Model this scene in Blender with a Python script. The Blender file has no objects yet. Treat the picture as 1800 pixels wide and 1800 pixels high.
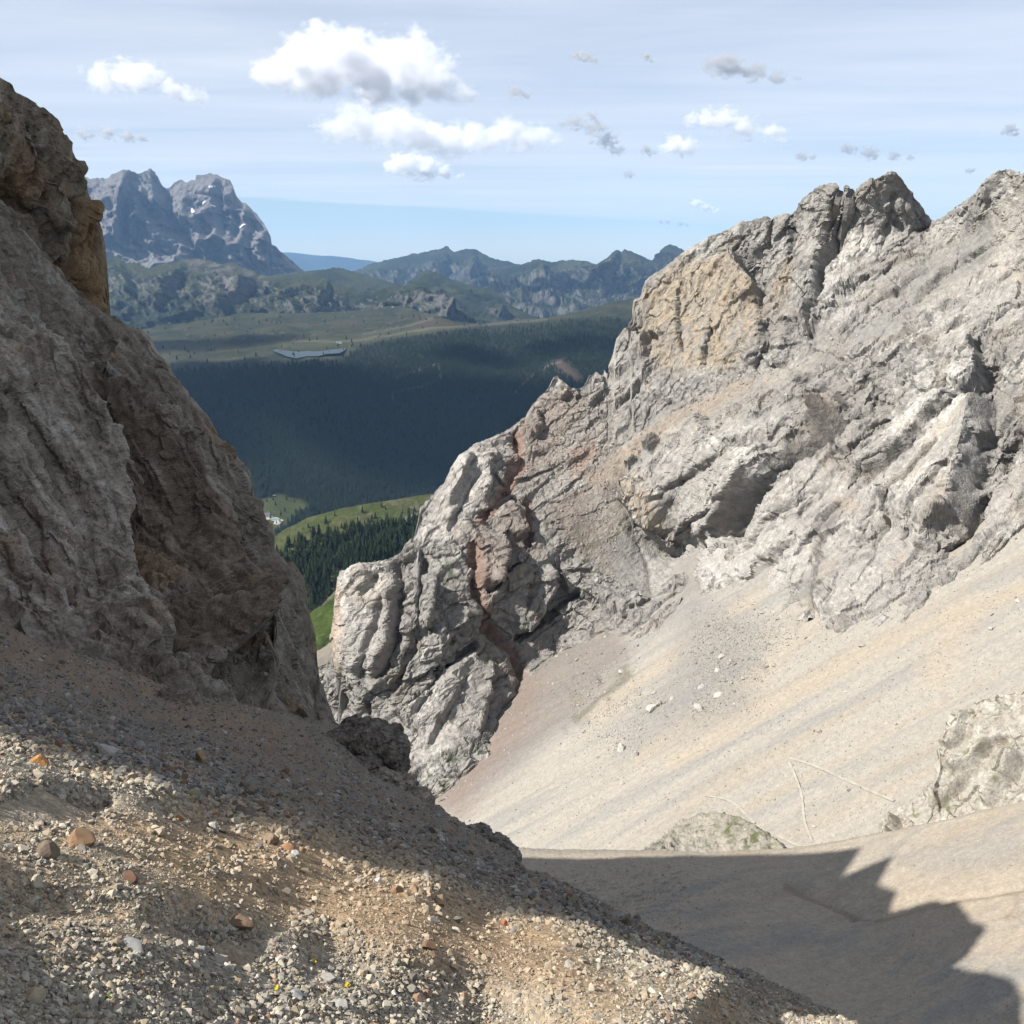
import bpy, math, random
import numpy as np

# ------------------------------------------------------------------ camera, sky, sun, exposure
sc = bpy.context.scene
TH = math.radians(13.4)                      # camera looks 13.4 degrees below the horizon
F = 1930.0                                   # focal length in photograph pixels (1800 wide)
CT, ST = math.cos(TH), math.sin(TH)
cam = bpy.data.objects.new('camera', bpy.data.cameras.new('camera'))
sc.collection.objects.link(cam)
cam.location = (0, 0, 0)
cam.rotation_euler = (math.pi / 2 - TH, 0, 0)
cam.data.sensor_fit = 'HORIZONTAL'
cam.data.sensor_width = 36.0
cam.data.lens = 36.0 * F / 1800.0
cam.data.clip_start = 0.05
cam.data.clip_end = 200000.0
sc.camera = cam

SUN_EL = math.radians(42.5)
SUN_AZ = math.radians(23.0)                  # degrees behind the straight-left direction
TOSUN = np.array([-math.cos(SUN_EL) * math.cos(SUN_AZ), -math.cos(SUN_EL) * math.sin(SUN_AZ), math.sin(SUN_EL)])

world = bpy.data.worlds.new('World')
sc.world = world
world.use_nodes = True
wn, wl = world.node_tree.nodes, world.node_tree.links
wn.clear()
w_out = wn.new('ShaderNodeOutputWorld')
w_bg = wn.new('ShaderNodeBackground')
w_bg.inputs['Strength'].default_value = 0.057
w_sky = wn.new('ShaderNodeTexSky')
w_sky.sky_type = 'NISHITA'
w_sky.sun_disc = False
w_sky.sun_elevation = SUN_EL
w_sky.sun_rotation = math.atan2(TOSUN[0], TOSUN[1])
w_sky.altitude = 2500.0
w_sky.air_density = 1.0
w_sky.dust_density = 0.25
w_sky.ozone_density = 2.0


def wmath(op, a, b=None, c=None, clamp=False):
    n = wn.new('ShaderNodeMath')
    n.operation = op
    n.use_clamp = clamp
    for i, x in enumerate((a, b, c)):
        if x is None:
            continue
        if isinstance(x, (int, float)):
            n.inputs[i].default_value = x
        else:
            wl.new(x, n.inputs[i])
    return n.outputs[0]


# a high sheet of cirrostratus: a flat layer seen in perspective, with its far edge above the horizon
w_tc = wn.new('ShaderNodeTexCoord')
w_sep = wn.new('ShaderNodeSeparateXYZ')
wl.new(w_tc.outputs['Generated'], w_sep.inputs[0])
wz = wmath('MAXIMUM', w_sep.outputs['Z'], 0.004)
px = wmath('DIVIDE', w_sep.outputs['X'], wz)
py = wmath('DIVIDE', w_sep.outputs['Y'], wz)
w_cmb = wn.new('ShaderNodeCombineXYZ')
wl.new(px, w_cmb.inputs[0])
wl.new(py, w_cmb.inputs[1])


def wnoise(scale, detail, rough, sx=1.0, sy=1.0, dist=0.0, rot=0.0):
    m = wn.new('ShaderNodeMapping')
    m.inputs['Scale'].default_value = (sx, sy, 1)
    m.inputs['Rotation'].default_value = (0, 0, rot)
    wl.new(w_cmb.outputs[0], m.inputs[0])
    n = wn.new('ShaderNodeTexNoise')
    n.inputs['Scale'].default_value = scale
    n.inputs['Detail'].default_value = detail
    n.inputs['Roughness'].default_value = rough
    n.inputs['Distortion'].default_value = dist
    wl.new(m.outputs[0], n.inputs['Vector'])
    return n.outputs['Fac']


edge_n = wnoise(0.25, 4, 0.6)
edge = wmath('SUBTRACT', py, wmath('MULTIPLY_ADD', px, 1.637, 30.8))
edge = wmath('ADD', edge, wmath('MULTIPLY_ADD', edge_n, 5.0, -2.5))
inside = wmath('MULTIPLY_ADD', edge, -0.45, 0.5, clamp=True)     # 1 inside the sheet, 0 beyond its far edge
veil_a = wnoise(0.30, 6, 0.55, 0.55, 1.6, 0.6, 0.15)
veil_b = wnoise(0.9, 5, 0.6, 0.4, 1.0, 0.8, -0.2)
veil = wmath('MULTIPLY_ADD', veil_a, 1.1, wmath('MULTIPLY_ADD', veil_b, 0.5, -0.28), clamp=True)
veil = wmath('MULTIPLY_ADD', veil, 0.85, 0.2)
veil = wmath('MULTIPLY', veil, inside)
w_mix = wn.new('ShaderNodeMix')
w_mix.data_type = 'RGBA'
wl.new(veil, w_mix.inputs['Factor'])
wl.new(w_sky.outputs[0], w_mix.inputs['A'])
w_mix.inputs['B'].default_value = (7.9, 8.25, 8.95, 1)
wl.new(w_mix.outputs['Result'], w_bg.inputs['Color'])
wl.new(w_bg.outputs[0], w_out.inputs[0])

sun = bpy.data.objects.new('sun', bpy.data.lights.new('sun', 'SUN'))
sc.collection.objects.link(sun)
sun.data.energy = 5.0
sun.data.angle = math.radians(0.53)
sun.data.color = (1.0, 0.955, 0.885)
from mathutils import Vector
sun.rotation_euler = Vector(TOSUN).to_track_quat('Z', 'Y').to_euler()

sc.view_settings.view_transform = 'Standard'
sc.view_settings.look = 'None'
sc.view_settings.gamma = 1.0
sc.view_settings.exposure = 1.02
sc.view_settings.use_curve_mapping = False
sc.render.engine = 'CYCLES'
sc.cycles.use_denoising = True
sc.cycles.use_light_tree = False
sc.cycles.max_bounces = 10
sc.cycles.diffuse_bounces = 1
sc.cycles.glossy_bounces = 2
sc.cycles.volume_bounces = 8
sc.cycles.volume_step_rate = 0.6
sc.cycles.transparent_max_bounces = 64
sc.cycles.sample_clamp_indirect = 8.0

# ------------------------------------------------------------------ numeric helpers
RNG = np.random.default_rng(7)
random.seed(7)


def ray(u, v):
    x = (np.asarray(u, float) - 900.0) / F
    up = (900.0 - np.asarray(v, float)) / F
    return x, CT + up * ST, up * CT - ST


def unproject(u, v, d):
    """point seen at (u, v) at forward distance d (metres along +Y)"""
    rx, ry, rz = ray(u, v)
    return np.stack([rx / ry * d, np.ones_like(rx) * d, rz / ry * d], -1)


def project(P):
    P = np.asarray(P, float)
    dep = P[..., 1] * CT - P[..., 2] * ST
    up = P[..., 1] * ST + P[..., 2] * CT
    return 900.0 + F * P[..., 0] / dep, 900.0 - F * up / dep


def _hash(ix, iy, iz, seed):
    h = ix * np.uint32(374761393) + iy * np.uint32(668265263) + iz * np.uint32(2246822519) + np.uint32((seed * 974711 + 12345) & 0xFFFFFFFF)
    h = (h ^ (h >> np.uint32(13))) * np.uint32(1274126177)
    h = (h ^ (h >> np.uint32(16))) * np.uint32(2246822519)
    return h ^ (h >> np.uint32(15))


_G = RNG.normal(size=(256, 3))
_G = (_G / np.linalg.norm(_G, axis=1)[:, None]).astype(np.float32)
_GX, _GY, _GZ = (np.ascontiguousarray(_G[:, k]) for k in range(3))


def _chunks(fn, P):
    P = np.asarray(P, np.float32)
    if len(P) <= 40000:
        return fn(P)
    return np.concatenate([fn(P[k:k + 40000]) for k in range(0, len(P), 40000)])


def perlin(P, seed=0):
    """gradient noise, about -1..1"""
    def run(P):
        fl = np.floor(P)
        f = P - fl
        i = fl.astype(np.int32).view(np.uint32)
        w = f * f * f * (f * (f * 6 - 15) + 10)
        ix, iy, iz = (np.ascontiguousarray(i[:, k]) for k in range(3))
        fx, fy, fz = (np.ascontiguousarray(f[:, k]) for k in range(3))
        wx, wy, wz_ = (np.ascontiguousarray(w[:, k]) for k in range(3))
        one = np.uint32(1)
        pl = []
        for dz in (0, 1):
            ln = []
            for dy in (0, 1):
                pr = []
                for dx in (0, 1):
                    g = (_hash(ix + one if dx else ix, iy + one if dy else iy, iz + one if dz else iz, seed) & np.uint32(255))
                    pr.append(_GX[g] * (fx - dx) + _GY[g] * (fy - dy) + _GZ[g] * (fz - dz))
                ln.append(pr[0] + wx * (pr[1] - pr[0]))
            pl.append(ln[0] + wy * (ln[1] - ln[0]))
        return (pl[0] + wz_ * (pl[1] - pl[0])) * 1.6
    return _chunks(run, P)


def fbm(P, octaves=4, gain=0.5, lac=2.03, seed=0):
    a, s, out, tot = 1.0, 1.0, 0.0, 0.0
    for o in range(octaves):
        out = out + a * perlin(P * s + o * 17.3, seed + o)
        tot += a
        a *= gain
        s *= lac
    return out / tot


def ridged(P, octaves=4, gain=0.5, lac=2.07, seed=0):
    a, s, out, tot, prev = 1.0, 1.0, 0.0, 0.0, 1.0
    for o in range(octaves):
        n = 1 - np.abs(perlin(P * s + o * 9.1, seed + o))
        n = n * n
        out = out + a * n * prev
        prev = np.clip(n * 1.3, 0, 1)
        tot += a
        a *= gain
        s *= lac
    return out / tot


def facets(P, seed=0, tilt=1.0):
    """broken-rock relief: jittered cells, each a tilted plane"""
    def run(P):
        i = np.floor(P - 0.5).astype(np.int32)
        best = np.full(len(P), 9.0, np.float32)
        val = np.zeros(len(P), np.float32)
        for dx in (0, 1):
            for dy in (0, 1):
                for dz in (0, 1):
                    cx, cy, cz = i[:, 0] + dx, i[:, 1] + dy, i[:, 2] + dz
                    h = _hash(cx.view(np.uint32), cy.view(np.uint32), cz.view(np.uint32), seed)
                    fx = P[:, 0] - cx - ((h & np.uint32(255)) * np.float32(0.7 / 255) + np.float32(0.15))
                    fy = P[:, 1] - cy - (((h >> np.uint32(8)) & np.uint32(255)) * np.float32(0.7 / 255) + np.float32(0.15))
                    fz = P[:, 2] - cz - (((h >> np.uint32(16)) & np.uint32(255)) * np.float32(0.7 / 255) + np.float32(0.15))
                    d2 = fx * fx + fy * fy + fz * fz
                    g = (h >> np.uint32(20)) & np.uint32(255)
                    hv = (fx * _GX[g] + fy * _GY[g] + fz * _GZ[g]) * np.float32(tilt) + ((h >> np.uint32(5)) & np.uint32(255)) * np.float32(1 / 255) - np.float32(0.5)
                    nb = d2 < best
                    val = np.where(nb, hv, val)
                    best = np.where(nb, d2, best)
        return val
    return _chunks(run, P), None


def cracks(P, seed=0, width=0.045):
    """thin joint lines, 1 in the crack"""
    return np.exp(-np.abs(perlin(P, seed)) / width) * smooth(perlin(P * 0.37 + 5.1, seed + 50), -0.25, 0.25)


def terrace(x, spacing, sharp=0.75):
    """sawtooth ledges: slow rise, sudden drop (about -0.5..0.5 of a ledge)"""
    t = x / spacing
    f = t - np.floor(t)
    return np.where(f < sharp, f / sharp, 1 - (f - sharp) / (1 - sharp)) - 0.5


def smooth(x, a, b):
    t = np.clip((x - a) / (b - a), 0, 1)
    return t * t * (3 - 2 * t)


class Disparity:
    """thin-plate surface through (u, v, distance) marks; 1/distance is linear over a plane"""
    def __init__(self, pts):
        p = np.array(pts, float)
        self.c = p[:, :2] / 1000.0
        self.k = np.median(p[:, 2])
        y = self.k / p[:, 2]
        n = len(p)
        K = self._phi(np.linalg.norm(self.c[:, None] - self.c[None], axis=2)) + 1e-4 * np.eye(n)
        Q = np.hstack([np.ones((n, 1)), self.c])
        A = np.block([[K, Q], [Q.T, np.zeros((3, 3))]])
        self.w = np.linalg.solve(A, np.concatenate([y, np.zeros(3)]))
        self.lo, self.hi = p[:, 2].min() * 0.6, p[:, 2].max() * 1.6

    @staticmethod
    def _phi(r):
        return np.where(r > 1e-9, r * r * np.log(np.maximum(r, 1e-9)), 0.0)

    def __call__(self, u, v):
        u = np.asarray(u, float)
        q = np.stack([np.broadcast_to(u, np.broadcast(u, v).shape).ravel(), np.broadcast_to(v, np.broadcast(u, v).shape).ravel()], -1) / 1000.0
        s = self.w[-3] + q @ self.w[-2:]
        for k in range(len(self.c)):
            s = s + self.w[k] * self._phi(np.hypot(q[:, 0] - self.c[k, 0], q[:, 1] - self.c[k, 1]))
        d = self.k / np.maximum(s, self.k / self.hi)
        return np.clip(d, self.lo, self.hi).reshape(np.broadcast(u, v).shape)


def seg_dist(u, v, pts):
    """distance to a polyline, signed side of the nearest segment (+ = image-left when walking down), and t along it"""
    best = np.full(u.shape, 1e9)
    side = np.zeros(u.shape)
    along = np.zeros(u.shape)
    n = len(pts) - 1
    for k in range(n):
        (ax, ay), (bx, by) = pts[k], pts[k + 1]
        dx, dy = bx - ax, by - ay
        L2 = dx * dx + dy * dy + 1e-9
        t = np.clip(((u - ax) * dx + (v - ay) * dy) / L2, 0, 1)
        ex, ey = u - (ax + t * dx), v - (ay + t * dy)
        d = np.sqrt(ex * ex + ey * ey)
        m = d < best
        best = np.where(m, d, best)
        side = np.where(m, np.sign(dx * ey - dy * ex), side)
        along = np.where(m, (k + t) / n, along)
    return best, side, along


def poly_mask(u, v, poly, soft=10.0):
    pa = np.array(poly, float)
    out = np.zeros(u.shape)
    sel = (u > pa[:, 0].min() - soft) & (u < pa[:, 0].max() + soft) & (v > pa[:, 1].min() - soft) & (v < pa[:, 1].max() + soft)
    if not sel.any():
        return out
    uu, vv = u[sel], v[sel]
    inside = np.zeros(uu.shape, bool)
    n = len(poly)
    for k in range(n):
        (ax, ay), (bx, by) = poly[k], poly[(k + 1) % n]
        if ay == by:
            continue
        inside ^= ((ay > vv) != (by > vv)) & (uu < (bx - ax) * (vv - ay) / (by - ay) + ax)
    d, _, _ = seg_dist(uu, vv, list(poly) + [poly[0]])
    out[sel] = smooth(np.where(inside, d, -d), -soft, soft)
    return out


def line_mask(u, v, pts, width, soft=None):
    soft = soft or width
    pa = np.array(pts, float)
    r = width + soft
    out = np.zeros(u.shape)
    sel = (u > pa[:, 0].min() - r) & (u < pa[:, 0].max() + r) & (v > pa[:, 1].min() - r) & (v < pa[:, 1].max() + r)
    if sel.any():
        d, _, _ = seg_dist(u[sel], v[sel], pts)
        out[sel] = 1 - smooth(d, max(width - soft, 0), r)
    return out


def strokes(u, v, items):
    """traced cracks, ribs and slab edges -> offset along the surface normal in metres"""
    off = np.zeros(u.shape)
    for kind, pts, w, h, *rest in items:
        pts_a = np.array(pts, float)
        L = rest[0] if rest else 60.0
        pad = max(4 * w, L * 1.1)
        sel = (u > pts_a[:, 0].min() - pad) & (u < pts_a[:, 0].max() + pad) & (v > pts_a[:, 1].min() - pad) & (v < pts_a[:, 1].max() + pad)
        if not sel.any():
            continue
        uu, vv = u[sel], v[sel]
        d, s, t = seg_dist(uu, vv, pts)
        if kind == 'groove':
            o = -h * np.exp(-(d / w) ** 2)
        elif kind == 'ridge':
            o = h * np.exp(-(d / w) ** 2)
        elif kind == 'rib':                                        # sharp-crested
            o = h * np.exp(-d / w)
        else:                                                      # 'step': the + side stands proud and sinks back over L
            sd = d * s
            endf = smooth(t, 0.0, 0.12) * (1 - smooth(t, 0.88, 1.0))
            far = np.clip(1 - d / L, 0, 1)
            up = smooth(sd, -w, w)
            o = h * endf * (up * far ** 1.2 - 0.35 * (1 - up) * np.clip(1 - d / (w * 5), 0, 1))
        off[sel] += o
    return off


# ------------------------------------------------------------------ materials
ALB = 0.64                                   # surfaces here are a little darker than bench values


def nodes_of(name):
    m = bpy.data.materials.new(name)
    m.use_nodes = True
    nt = m.node_tree
    nt.nodes.clear()
    out = nt.nodes.new('ShaderNodeOutputMaterial')
    return m, nt, out


def ground_material(name, sizes, bump, tint=0.35, rough=0.92, stretch=None, attr='Col', speck=0.0):
    """vertex colour times layered grain; 'sizes' are grain sizes in metres, 'bump' the relief height per size"""
    m, nt, out = nodes_of(name)
    N, L = nt.nodes, nt.links
    b = N.new('ShaderNodeBsdfPrincipled')
    b.inputs['Roughness'].default_value = rough
    b.inputs['Specular IOR Level'].default_value = 0.15
    a = N.new('ShaderNodeAttribute')
    a.attribute_name = attr
    tc = N.new('ShaderNodeTexCoord')
    vec = tc.outputs['Object']
    if stretch:
        mp = N.new('ShaderNodeMapping')
        mp.inputs['Rotation'].default_value = stretch[0]
        mp.inputs['Scale'].default_value = stretch[1]
        L.new(vec, mp.inputs[0])
        vec = mp.outputs[0]
    col = a.outputs['Color']
    nrm = None
    for k, (s, h) in enumerate(zip(sizes, bump)):
        n = N.new('ShaderNodeTexNoise')
        n.inputs['Scale'].default_value = 1.0 / s
        n.inputs['Detail'].default_value = 3.0 if k == 0 else 2.0
        n.inputs['Roughness'].default_value = 0.62
        L.new(vec, n.inputs['Vector'])
        r = N.new('ShaderNodeMapRange')
        r.inputs['From Min'].default_value = 0.3
        r.inputs['From Max'].default_value = 0.7
        f0 = ALB if k == 0 else 1.0
        r.inputs['To Min'].default_value = (1 - tint) * f0
        r.inputs['To Max'].default_value = (1 + tint) * f0
        L.new(n.outputs['Fac'], r.inputs['Value'])
        mu = N.new('ShaderNodeMix')
        mu.data_type = 'RGBA'
        mu.blend_type = 'MULTIPLY'
        mu.inputs['Factor'].default_value = 1.0
        L.new(col, mu.inputs['A'])
        L.new(r.outputs[0], mu.inputs['B'])
        col = mu.outputs['Result']
        if h > 0:
            bp = N.new('ShaderNodeBump')
            bp.inputs['Strength'].default_value = 1.0
            bp.inputs['Distance'].default_value = h
            L.new(n.outputs['Fac'], bp.inputs['Height'])
            if nrm is not None:
                L.new(nrm, bp.inputs['Normal'])
            nrm = bp.outputs['Normal']
    L.new(col, b.inputs['Base Color'])
    if nrm is not None:
        L.new(nrm, b.inputs['Normal'])
    L.new(b.outputs[0], out.inputs['Surface'])
    return m


def plain_material(name, color, var=0.25, size=0.5, rough=0.85, bump=0.0, source=None):
    """one colour with grain; source 'OBJECT' takes the object's own colour, 'INSTANCE' the instance's"""
    m, nt, out = nodes_of(name)
    N, L = nt.nodes, nt.links
    b = N.new('ShaderNodeBsdfPrincipled')
    b.inputs['Roughness'].default_value = rough
    b.inputs['Specular IOR Level'].default_value = 0.2
    n = N.new('ShaderNodeTexNoise')
    n.inputs['Scale'].default_value = 1.0 / size
    n.inputs['Detail'].default_value = 4.0
    tc = N.new('ShaderNodeTexCoord')
    L.new(tc.outputs['Object'], n.inputs['Vector'])
    r = N.new('ShaderNodeMapRange')
    r.inputs['From Min'].default_value = 0.3
    r.inputs['From Max'].default_value = 0.7
    r.inputs['To Min'].default_value = (1 - var) * ALB
    r.inputs['To Max'].default_value = (1 + var) * ALB
    L.new(n.outputs['Fac'], r.inputs['Value'])
    mu = N.new('ShaderNodeMix')
    mu.data_type = 'RGBA'
    mu.blend_type = 'MULTIPLY'
    mu.inputs['Factor'].default_value = 1.0
    mu.inputs['A'].default_value = (*color, 1)
    if source == 'OBJECT':
        oi = N.new('ShaderNodeObjectInfo')
        L.new(oi.outputs['Color'], mu.inputs['A'])
    elif source == 'INSTANCE':
        at = N.new('ShaderNodeAttribute')
        at.attribute_type = 'INSTANCER'
        at.attribute_name = 'col'
        L.new(at.outputs['Color'], mu.inputs['A'])
    L.new(r.outputs[0], mu.inputs['B'])
    L.new(mu.outputs['Result'], b.inputs['Base Color'])
    if bump > 0:
        bp = N.new('ShaderNodeBump')
        bp.inputs['Distance'].default_value = bump
        L.new(n.outputs['Fac'], bp.inputs['Height'])
        L.new(bp.outputs[0], b.inputs['Normal'])
    L.new(b.outputs[0], out.inputs['Surface'])
    return m


# ------------------------------------------------------------------ object helpers
COL = sc.collection


def tag(o, label=None, cat=None, group=None, kind=None):
    if label:
        o['label'] = label
    if cat:
        o['category'] = cat
    if group:
        o['group'] = group
    if kind:
        o['kind'] = kind
    return o


def mesh_obj(name, verts, faces, mat, parent=None, smooth_=False, cols=None):
    me = bpy.data.meshes.new(name)
    me.from_pydata([tuple(map(float, p)) for p in verts], [], [tuple(int(i) for i in f) for f in faces])
    me.update()
    if smooth_:
        me.polygons.foreach_set('use_smooth', np.ones(len(me.polygons), bool))
    if cols is not None:
        ca = me.color_attributes.new('Col', 'FLOAT_COLOR', 'POINT')
        ca.data.foreach_set('color', np.hstack([cols, np.ones((len(cols), 1))]).astype(np.float32).ravel())
    if mat:
        me.materials.append(mat)
    o = bpy.data.objects.new(name, me)
    COL.objects.link(o)
    if parent:
        o.parent = parent
    return o


def grid_mesh(name, P, cols, mat, smooth_=True):
    """P (rows, columns, 3) -> one mesh object"""
    nr, nc = P.shape[:2]
    idx = np.arange(nr * nc).reshape(nr, nc)
    q = np.stack([idx[:-1, :-1], idx[:-1, 1:], idx[1:, 1:], idx[1:, :-1]], -1).reshape(-1, 4)
    me = bpy.data.meshes.new(name)
    me.vertices.add(nr * nc)
    me.vertices.foreach_set('co', P.reshape(-1).astype(np.float32))
    me.loops.add(q.size)
    me.loops.foreach_set('vertex_index', q.ravel().astype(np.int32))
    me.polygons.add(len(q))
    me.polygons.foreach_set('loop_start', np.arange(0, q.size, 4, dtype=np.int32))
    me.update(calc_edges=True)
    me.polygons.foreach_set('use_smooth', np.full(len(q), smooth_))
    ca = me.color_attributes.new('Col', 'FLOAT_COLOR', 'POINT')
    ca.data.foreach_set('color', np.concatenate([cols.reshape(-1, 3), np.ones((nr * nc, 1))], 1).astype(np.float32).ravel())
    me.materials.append(mat)
    o = bpy.data.objects.new(name, me)
    COL.objects.link(o)
    return o


def grid_normals(P):
    a = np.gradient(P, axis=1)
    b = np.gradient(P, axis=0)
    n = np.cross(a, b)
    n /= np.linalg.norm(n, axis=2)[..., None] + 1e-12
    return n


class Land:
    """a piece of relief: traced skyline above, foot below, distances from marks; rolls over its skyline and down a real back side"""
    def __init__(self, top, bot, marks, u0, u1, step, rows=None, back=(40.0, 40.0, 14), power=1.0, jag=0.0):
        self.D = marks if callable(marks) else Disparity(marks)
        nu = int((u1 - u0) / step) + 1
        us = np.linspace(u0, u1, nu)
        top, bot = np.array(top, float), np.array(bot, float)
        vt = np.interp(us, top[:, 0], top[:, 1])
        if jag:
            q = np.stack([us / 16.0, us * 0 + top[0, 1], us * 0], -1)
            vt = vt + jag * (fbm(q, 4, 0.6, seed=3) + 0.5 * terrace(us + 4 * fbm(q * 2, 2, seed=5), 9.0))
        vb = np.interp(us, bot[:, 0], bot[:, 1])
        vb = np.maximum(vb, vt + 2)
        nr = rows or int(np.max(vb - vt) / step) + 1
        t = np.linspace(0, 1, nr)[:, None] ** power
        v = vb[None] + (vt - vb)[None] * t
        u = np.broadcast_to(us[None], v.shape)
        d = self.D(u, v)
        P = unproject(u, v, d)
        L, drop, nb = back
        if nb:
            T = P[-1]
            away = T[:, :2] / np.linalg.norm(T[:, :2], axis=1)[:, None]
            s = (np.arange(1, nb + 1) / nb)[:, None] ** 1.8
            B = np.empty((nb, nu, 3))
            B[..., :2] = T[None, :, :2] + away[None] * (s * L)[..., None]
            B[..., 2] = T[None, :, 2] - (s ** 1.15) * drop
            P = np.concatenate([P, B])
            u = np.concatenate([u, np.repeat(u[-1:], nb, 0)])
            v = np.concatenate([v, np.repeat(v[-1:], nb, 0)])
        self.nfront = nr
        self.P, self.u, self.v = P, u.copy(), v.copy()
        N = grid_normals(P)
        flip = (N * P).sum(2) > 0                                  # face the viewer on the front part
        N[:nr][flip[:nr]] *= -1
        for k in range(nr, len(P)):                                # keep the turn continuous over the crest
            f = (N[k] * N[k - 1]).sum(1) < 0
            N[k][f] *= -1
        self.N = N
        self.fl = lambda a: a.reshape(-1, *a.shape[2:])

    @property
    def flat(self):
        return self.P.reshape(-1, 3), self.N.reshape(-1, 3), self.u.ravel(), self.v.ravel()

    def displace(self, off, direction=None):
        nrm = self.N if direction is None else direction
        self.P = self.P + nrm * off.reshape(self.P.shape[:2])[..., None]

    def renormal(self):
        n = grid_normals(self.P)
        n[(n * self.N).sum(2) < 0] *= -1
        for _ in range(2):
            m = n.copy()
            m[1:-1] += n[2:] + n[:-2]
            m[:, 1:-1] += n[:, 2:] + n[:, :-2]
            n = m / (np.linalg.norm(m, axis=2)[..., None] + 1e-9)
        self.N = n

    def edge_len(self):
        a = np.linalg.norm(np.gradient(self.P, axis=0), axis=2)
        b = np.linalg.norm(np.gradient(self.P, axis=1), axis=2)
        return np.maximum(a, b).ravel()

    def relax(self, lo=1.8, hi=4.0, n=4):
        """even out stretched places so that they do not look combed"""
        el = self.edge_len().reshape(self.P.shape[:2])
        w = (0.6 * smooth(el / np.median(el[:self.nfront]), lo, hi))[..., None]
        w[self.nfront - 3:] = 0
        for _ in range(n):
            A_ = self.P.copy()
            A_[1:-1, 1:-1] = 0.25 * (self.P[2:, 1:-1] + self.P[:-2, 1:-1] + self.P[1:-1, 2:] + self.P[1:-1, :-2])
            self.P = self.P * (1 - w) + A_ * w

    def slope(self):
        n = grid_normals(self.P)
        return np.abs(n[..., 2])

    def locate(self, u, v):
        """surface points at traced picture positions (nearest grid nodes)"""
        nr = self.nfront
        uu = self.u[0]
        ci = np.clip(np.searchsorted(uu, u), 0, len(uu) - 1)
        out = np.empty((len(u), 3))
        pu, pv = project(self.P[:nr])
        for k, c in enumerate(ci):
            c0, c1 = max(0, c - 6), min(len(uu), c + 7)
            sub = (pu[:, c0:c1] - u[k]) ** 2 + (pv[:, c0:c1] - v[k]) ** 2
            r, cc = np.unravel_index(np.argmin(sub), sub.shape)
            out[k] = self.P[r, c0 + cc]
        return out


def mixc(a, b, t):
    a = np.asarray(a, float)
    b = np.asarray(b, float)
    return a + (b - a) * np.asarray(t)[..., None]


#@@STRUCTURE
# ------------------------------------------------------------------ the basin: scree slope and floor
def plane_distance(h0, gx, gy=0.0):
    """distance of the plane z = -h0 + gx x + gy y along the ray through (u, v)"""
    def D(u, v):
        rx, ry, rz = ray(u, v)
        den = gx * rx / ry + gy - rz / ry
        return h0 / np.maximum(den, h0 / 900.0) * np.ones(np.broadcast(u, v).shape)
    return D


SCREE = plane_distance(148.0, 0.625)
CONTACT = [(560, 1440), (700, 1450), (780, 1405), (835, 1340), (868, 1298), (915, 1240), (950, 1165), (1000, 1125), (1040, 1138), (1090, 1122), (1130, 1095), (1160, 1050), (1185, 1010),
           (1205, 982), (1228, 978), (1236, 1042), (1270, 1058), (1330, 1053), (1385, 1030), (1428, 1000), (1436, 1060), (1450, 1080), (1475, 1090), (1530, 1075), (1600, 1045), (1660, 1005),
           (1668, 980), (1700, 975), (1730, 950), (1800, 945), (2050, 880)]

M_scree = ground_material('scree_gravel', [1.3, 0.4], [0.16, 0.10], 0.11)
M_rock = ground_material('limestone_rock', [2.2, 0.5], [0.7, 0.25], 0.18)
M_rock_near = ground_material('weathered_limestone', [0.6, 0.14], [0.18, 0.06], 0.22)

top = [(560, 1400), (780, 1350), (900, 1190), (1000, 1085), (1130, 1030), (1215, 935), (1400, 930), (1668, 930), (1800, 890), (2050, 800)]
bot = [(500, 1560), (1200, 1580), (2050, 1560)]
A = Land(top, bot, SCREE, 640, 1900, 2.7, back=(10, 20, 3))
P, N, u, v = A.flat
fallc = np.stack([P[:, 0] / 60.0, P[:, 1] / 6.5, P[:, 2] / 55.0 * 0], -1)
fine = np.stack([P[:, 0] / 22.0, P[:, 1] / 2.4, np.zeros(len(P))], -1)
streak = fbm(fallc, 4, 0.55, seed=31)
streak2 = fbm(fine, 3, 0.6, seed=37)
broad = fbm(P / (60, 22, 60), 3, seed=41)
off = 0.9 * streak + 0.12 * streak2 + 2.2 * broad + 0.16 * fbm(P / 1.1, 3, 0.7, seed=43)
off += strokes(u, v, [('groove', [(1435, 1050), (1405, 1110), (1350, 1165)], 12, 1.2), ('ridge', [(1230, 1010), (1200, 1090), (1130, 1150)], 14, 1.2),
                      ('groove', [(1215, 1000), (1180, 1060), (1150, 1110), (1060, 1190)], 8, 1.4), ('ridge', [(1290, 1060), (1180, 1150), (1060, 1240)], 16, 1.2),
                      ('groove', [(1150, 1130), (1075, 1230)], 9, 1.0), ('groove', [(1060, 1190), (1000, 1280)], 10, 0.9)])
A.displace(off, np.array([0, 0, 1.0]))
P, N, _, _ = A.flat
wu, wv = u + 14 * streak2 + 20 * broad, v + 10 * streak
tan = np.array([0.46, 0.405, 0.325])
grey = np.array([0.37, 0.355, 0.325])
ochre = np.array([0.50, 0.385, 0.235])
c = mixc(tan * 1.04, grey, smooth(streak + 0.6 * broad, -0.2, 0.5))
c = mixc(c, ochre, smooth(streak2 * 0.6 + fbm(fallc * 0.6, 3, seed=51), 0.08, 0.45) * 0.55 * smooth(u, 1000, 1350))
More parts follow.
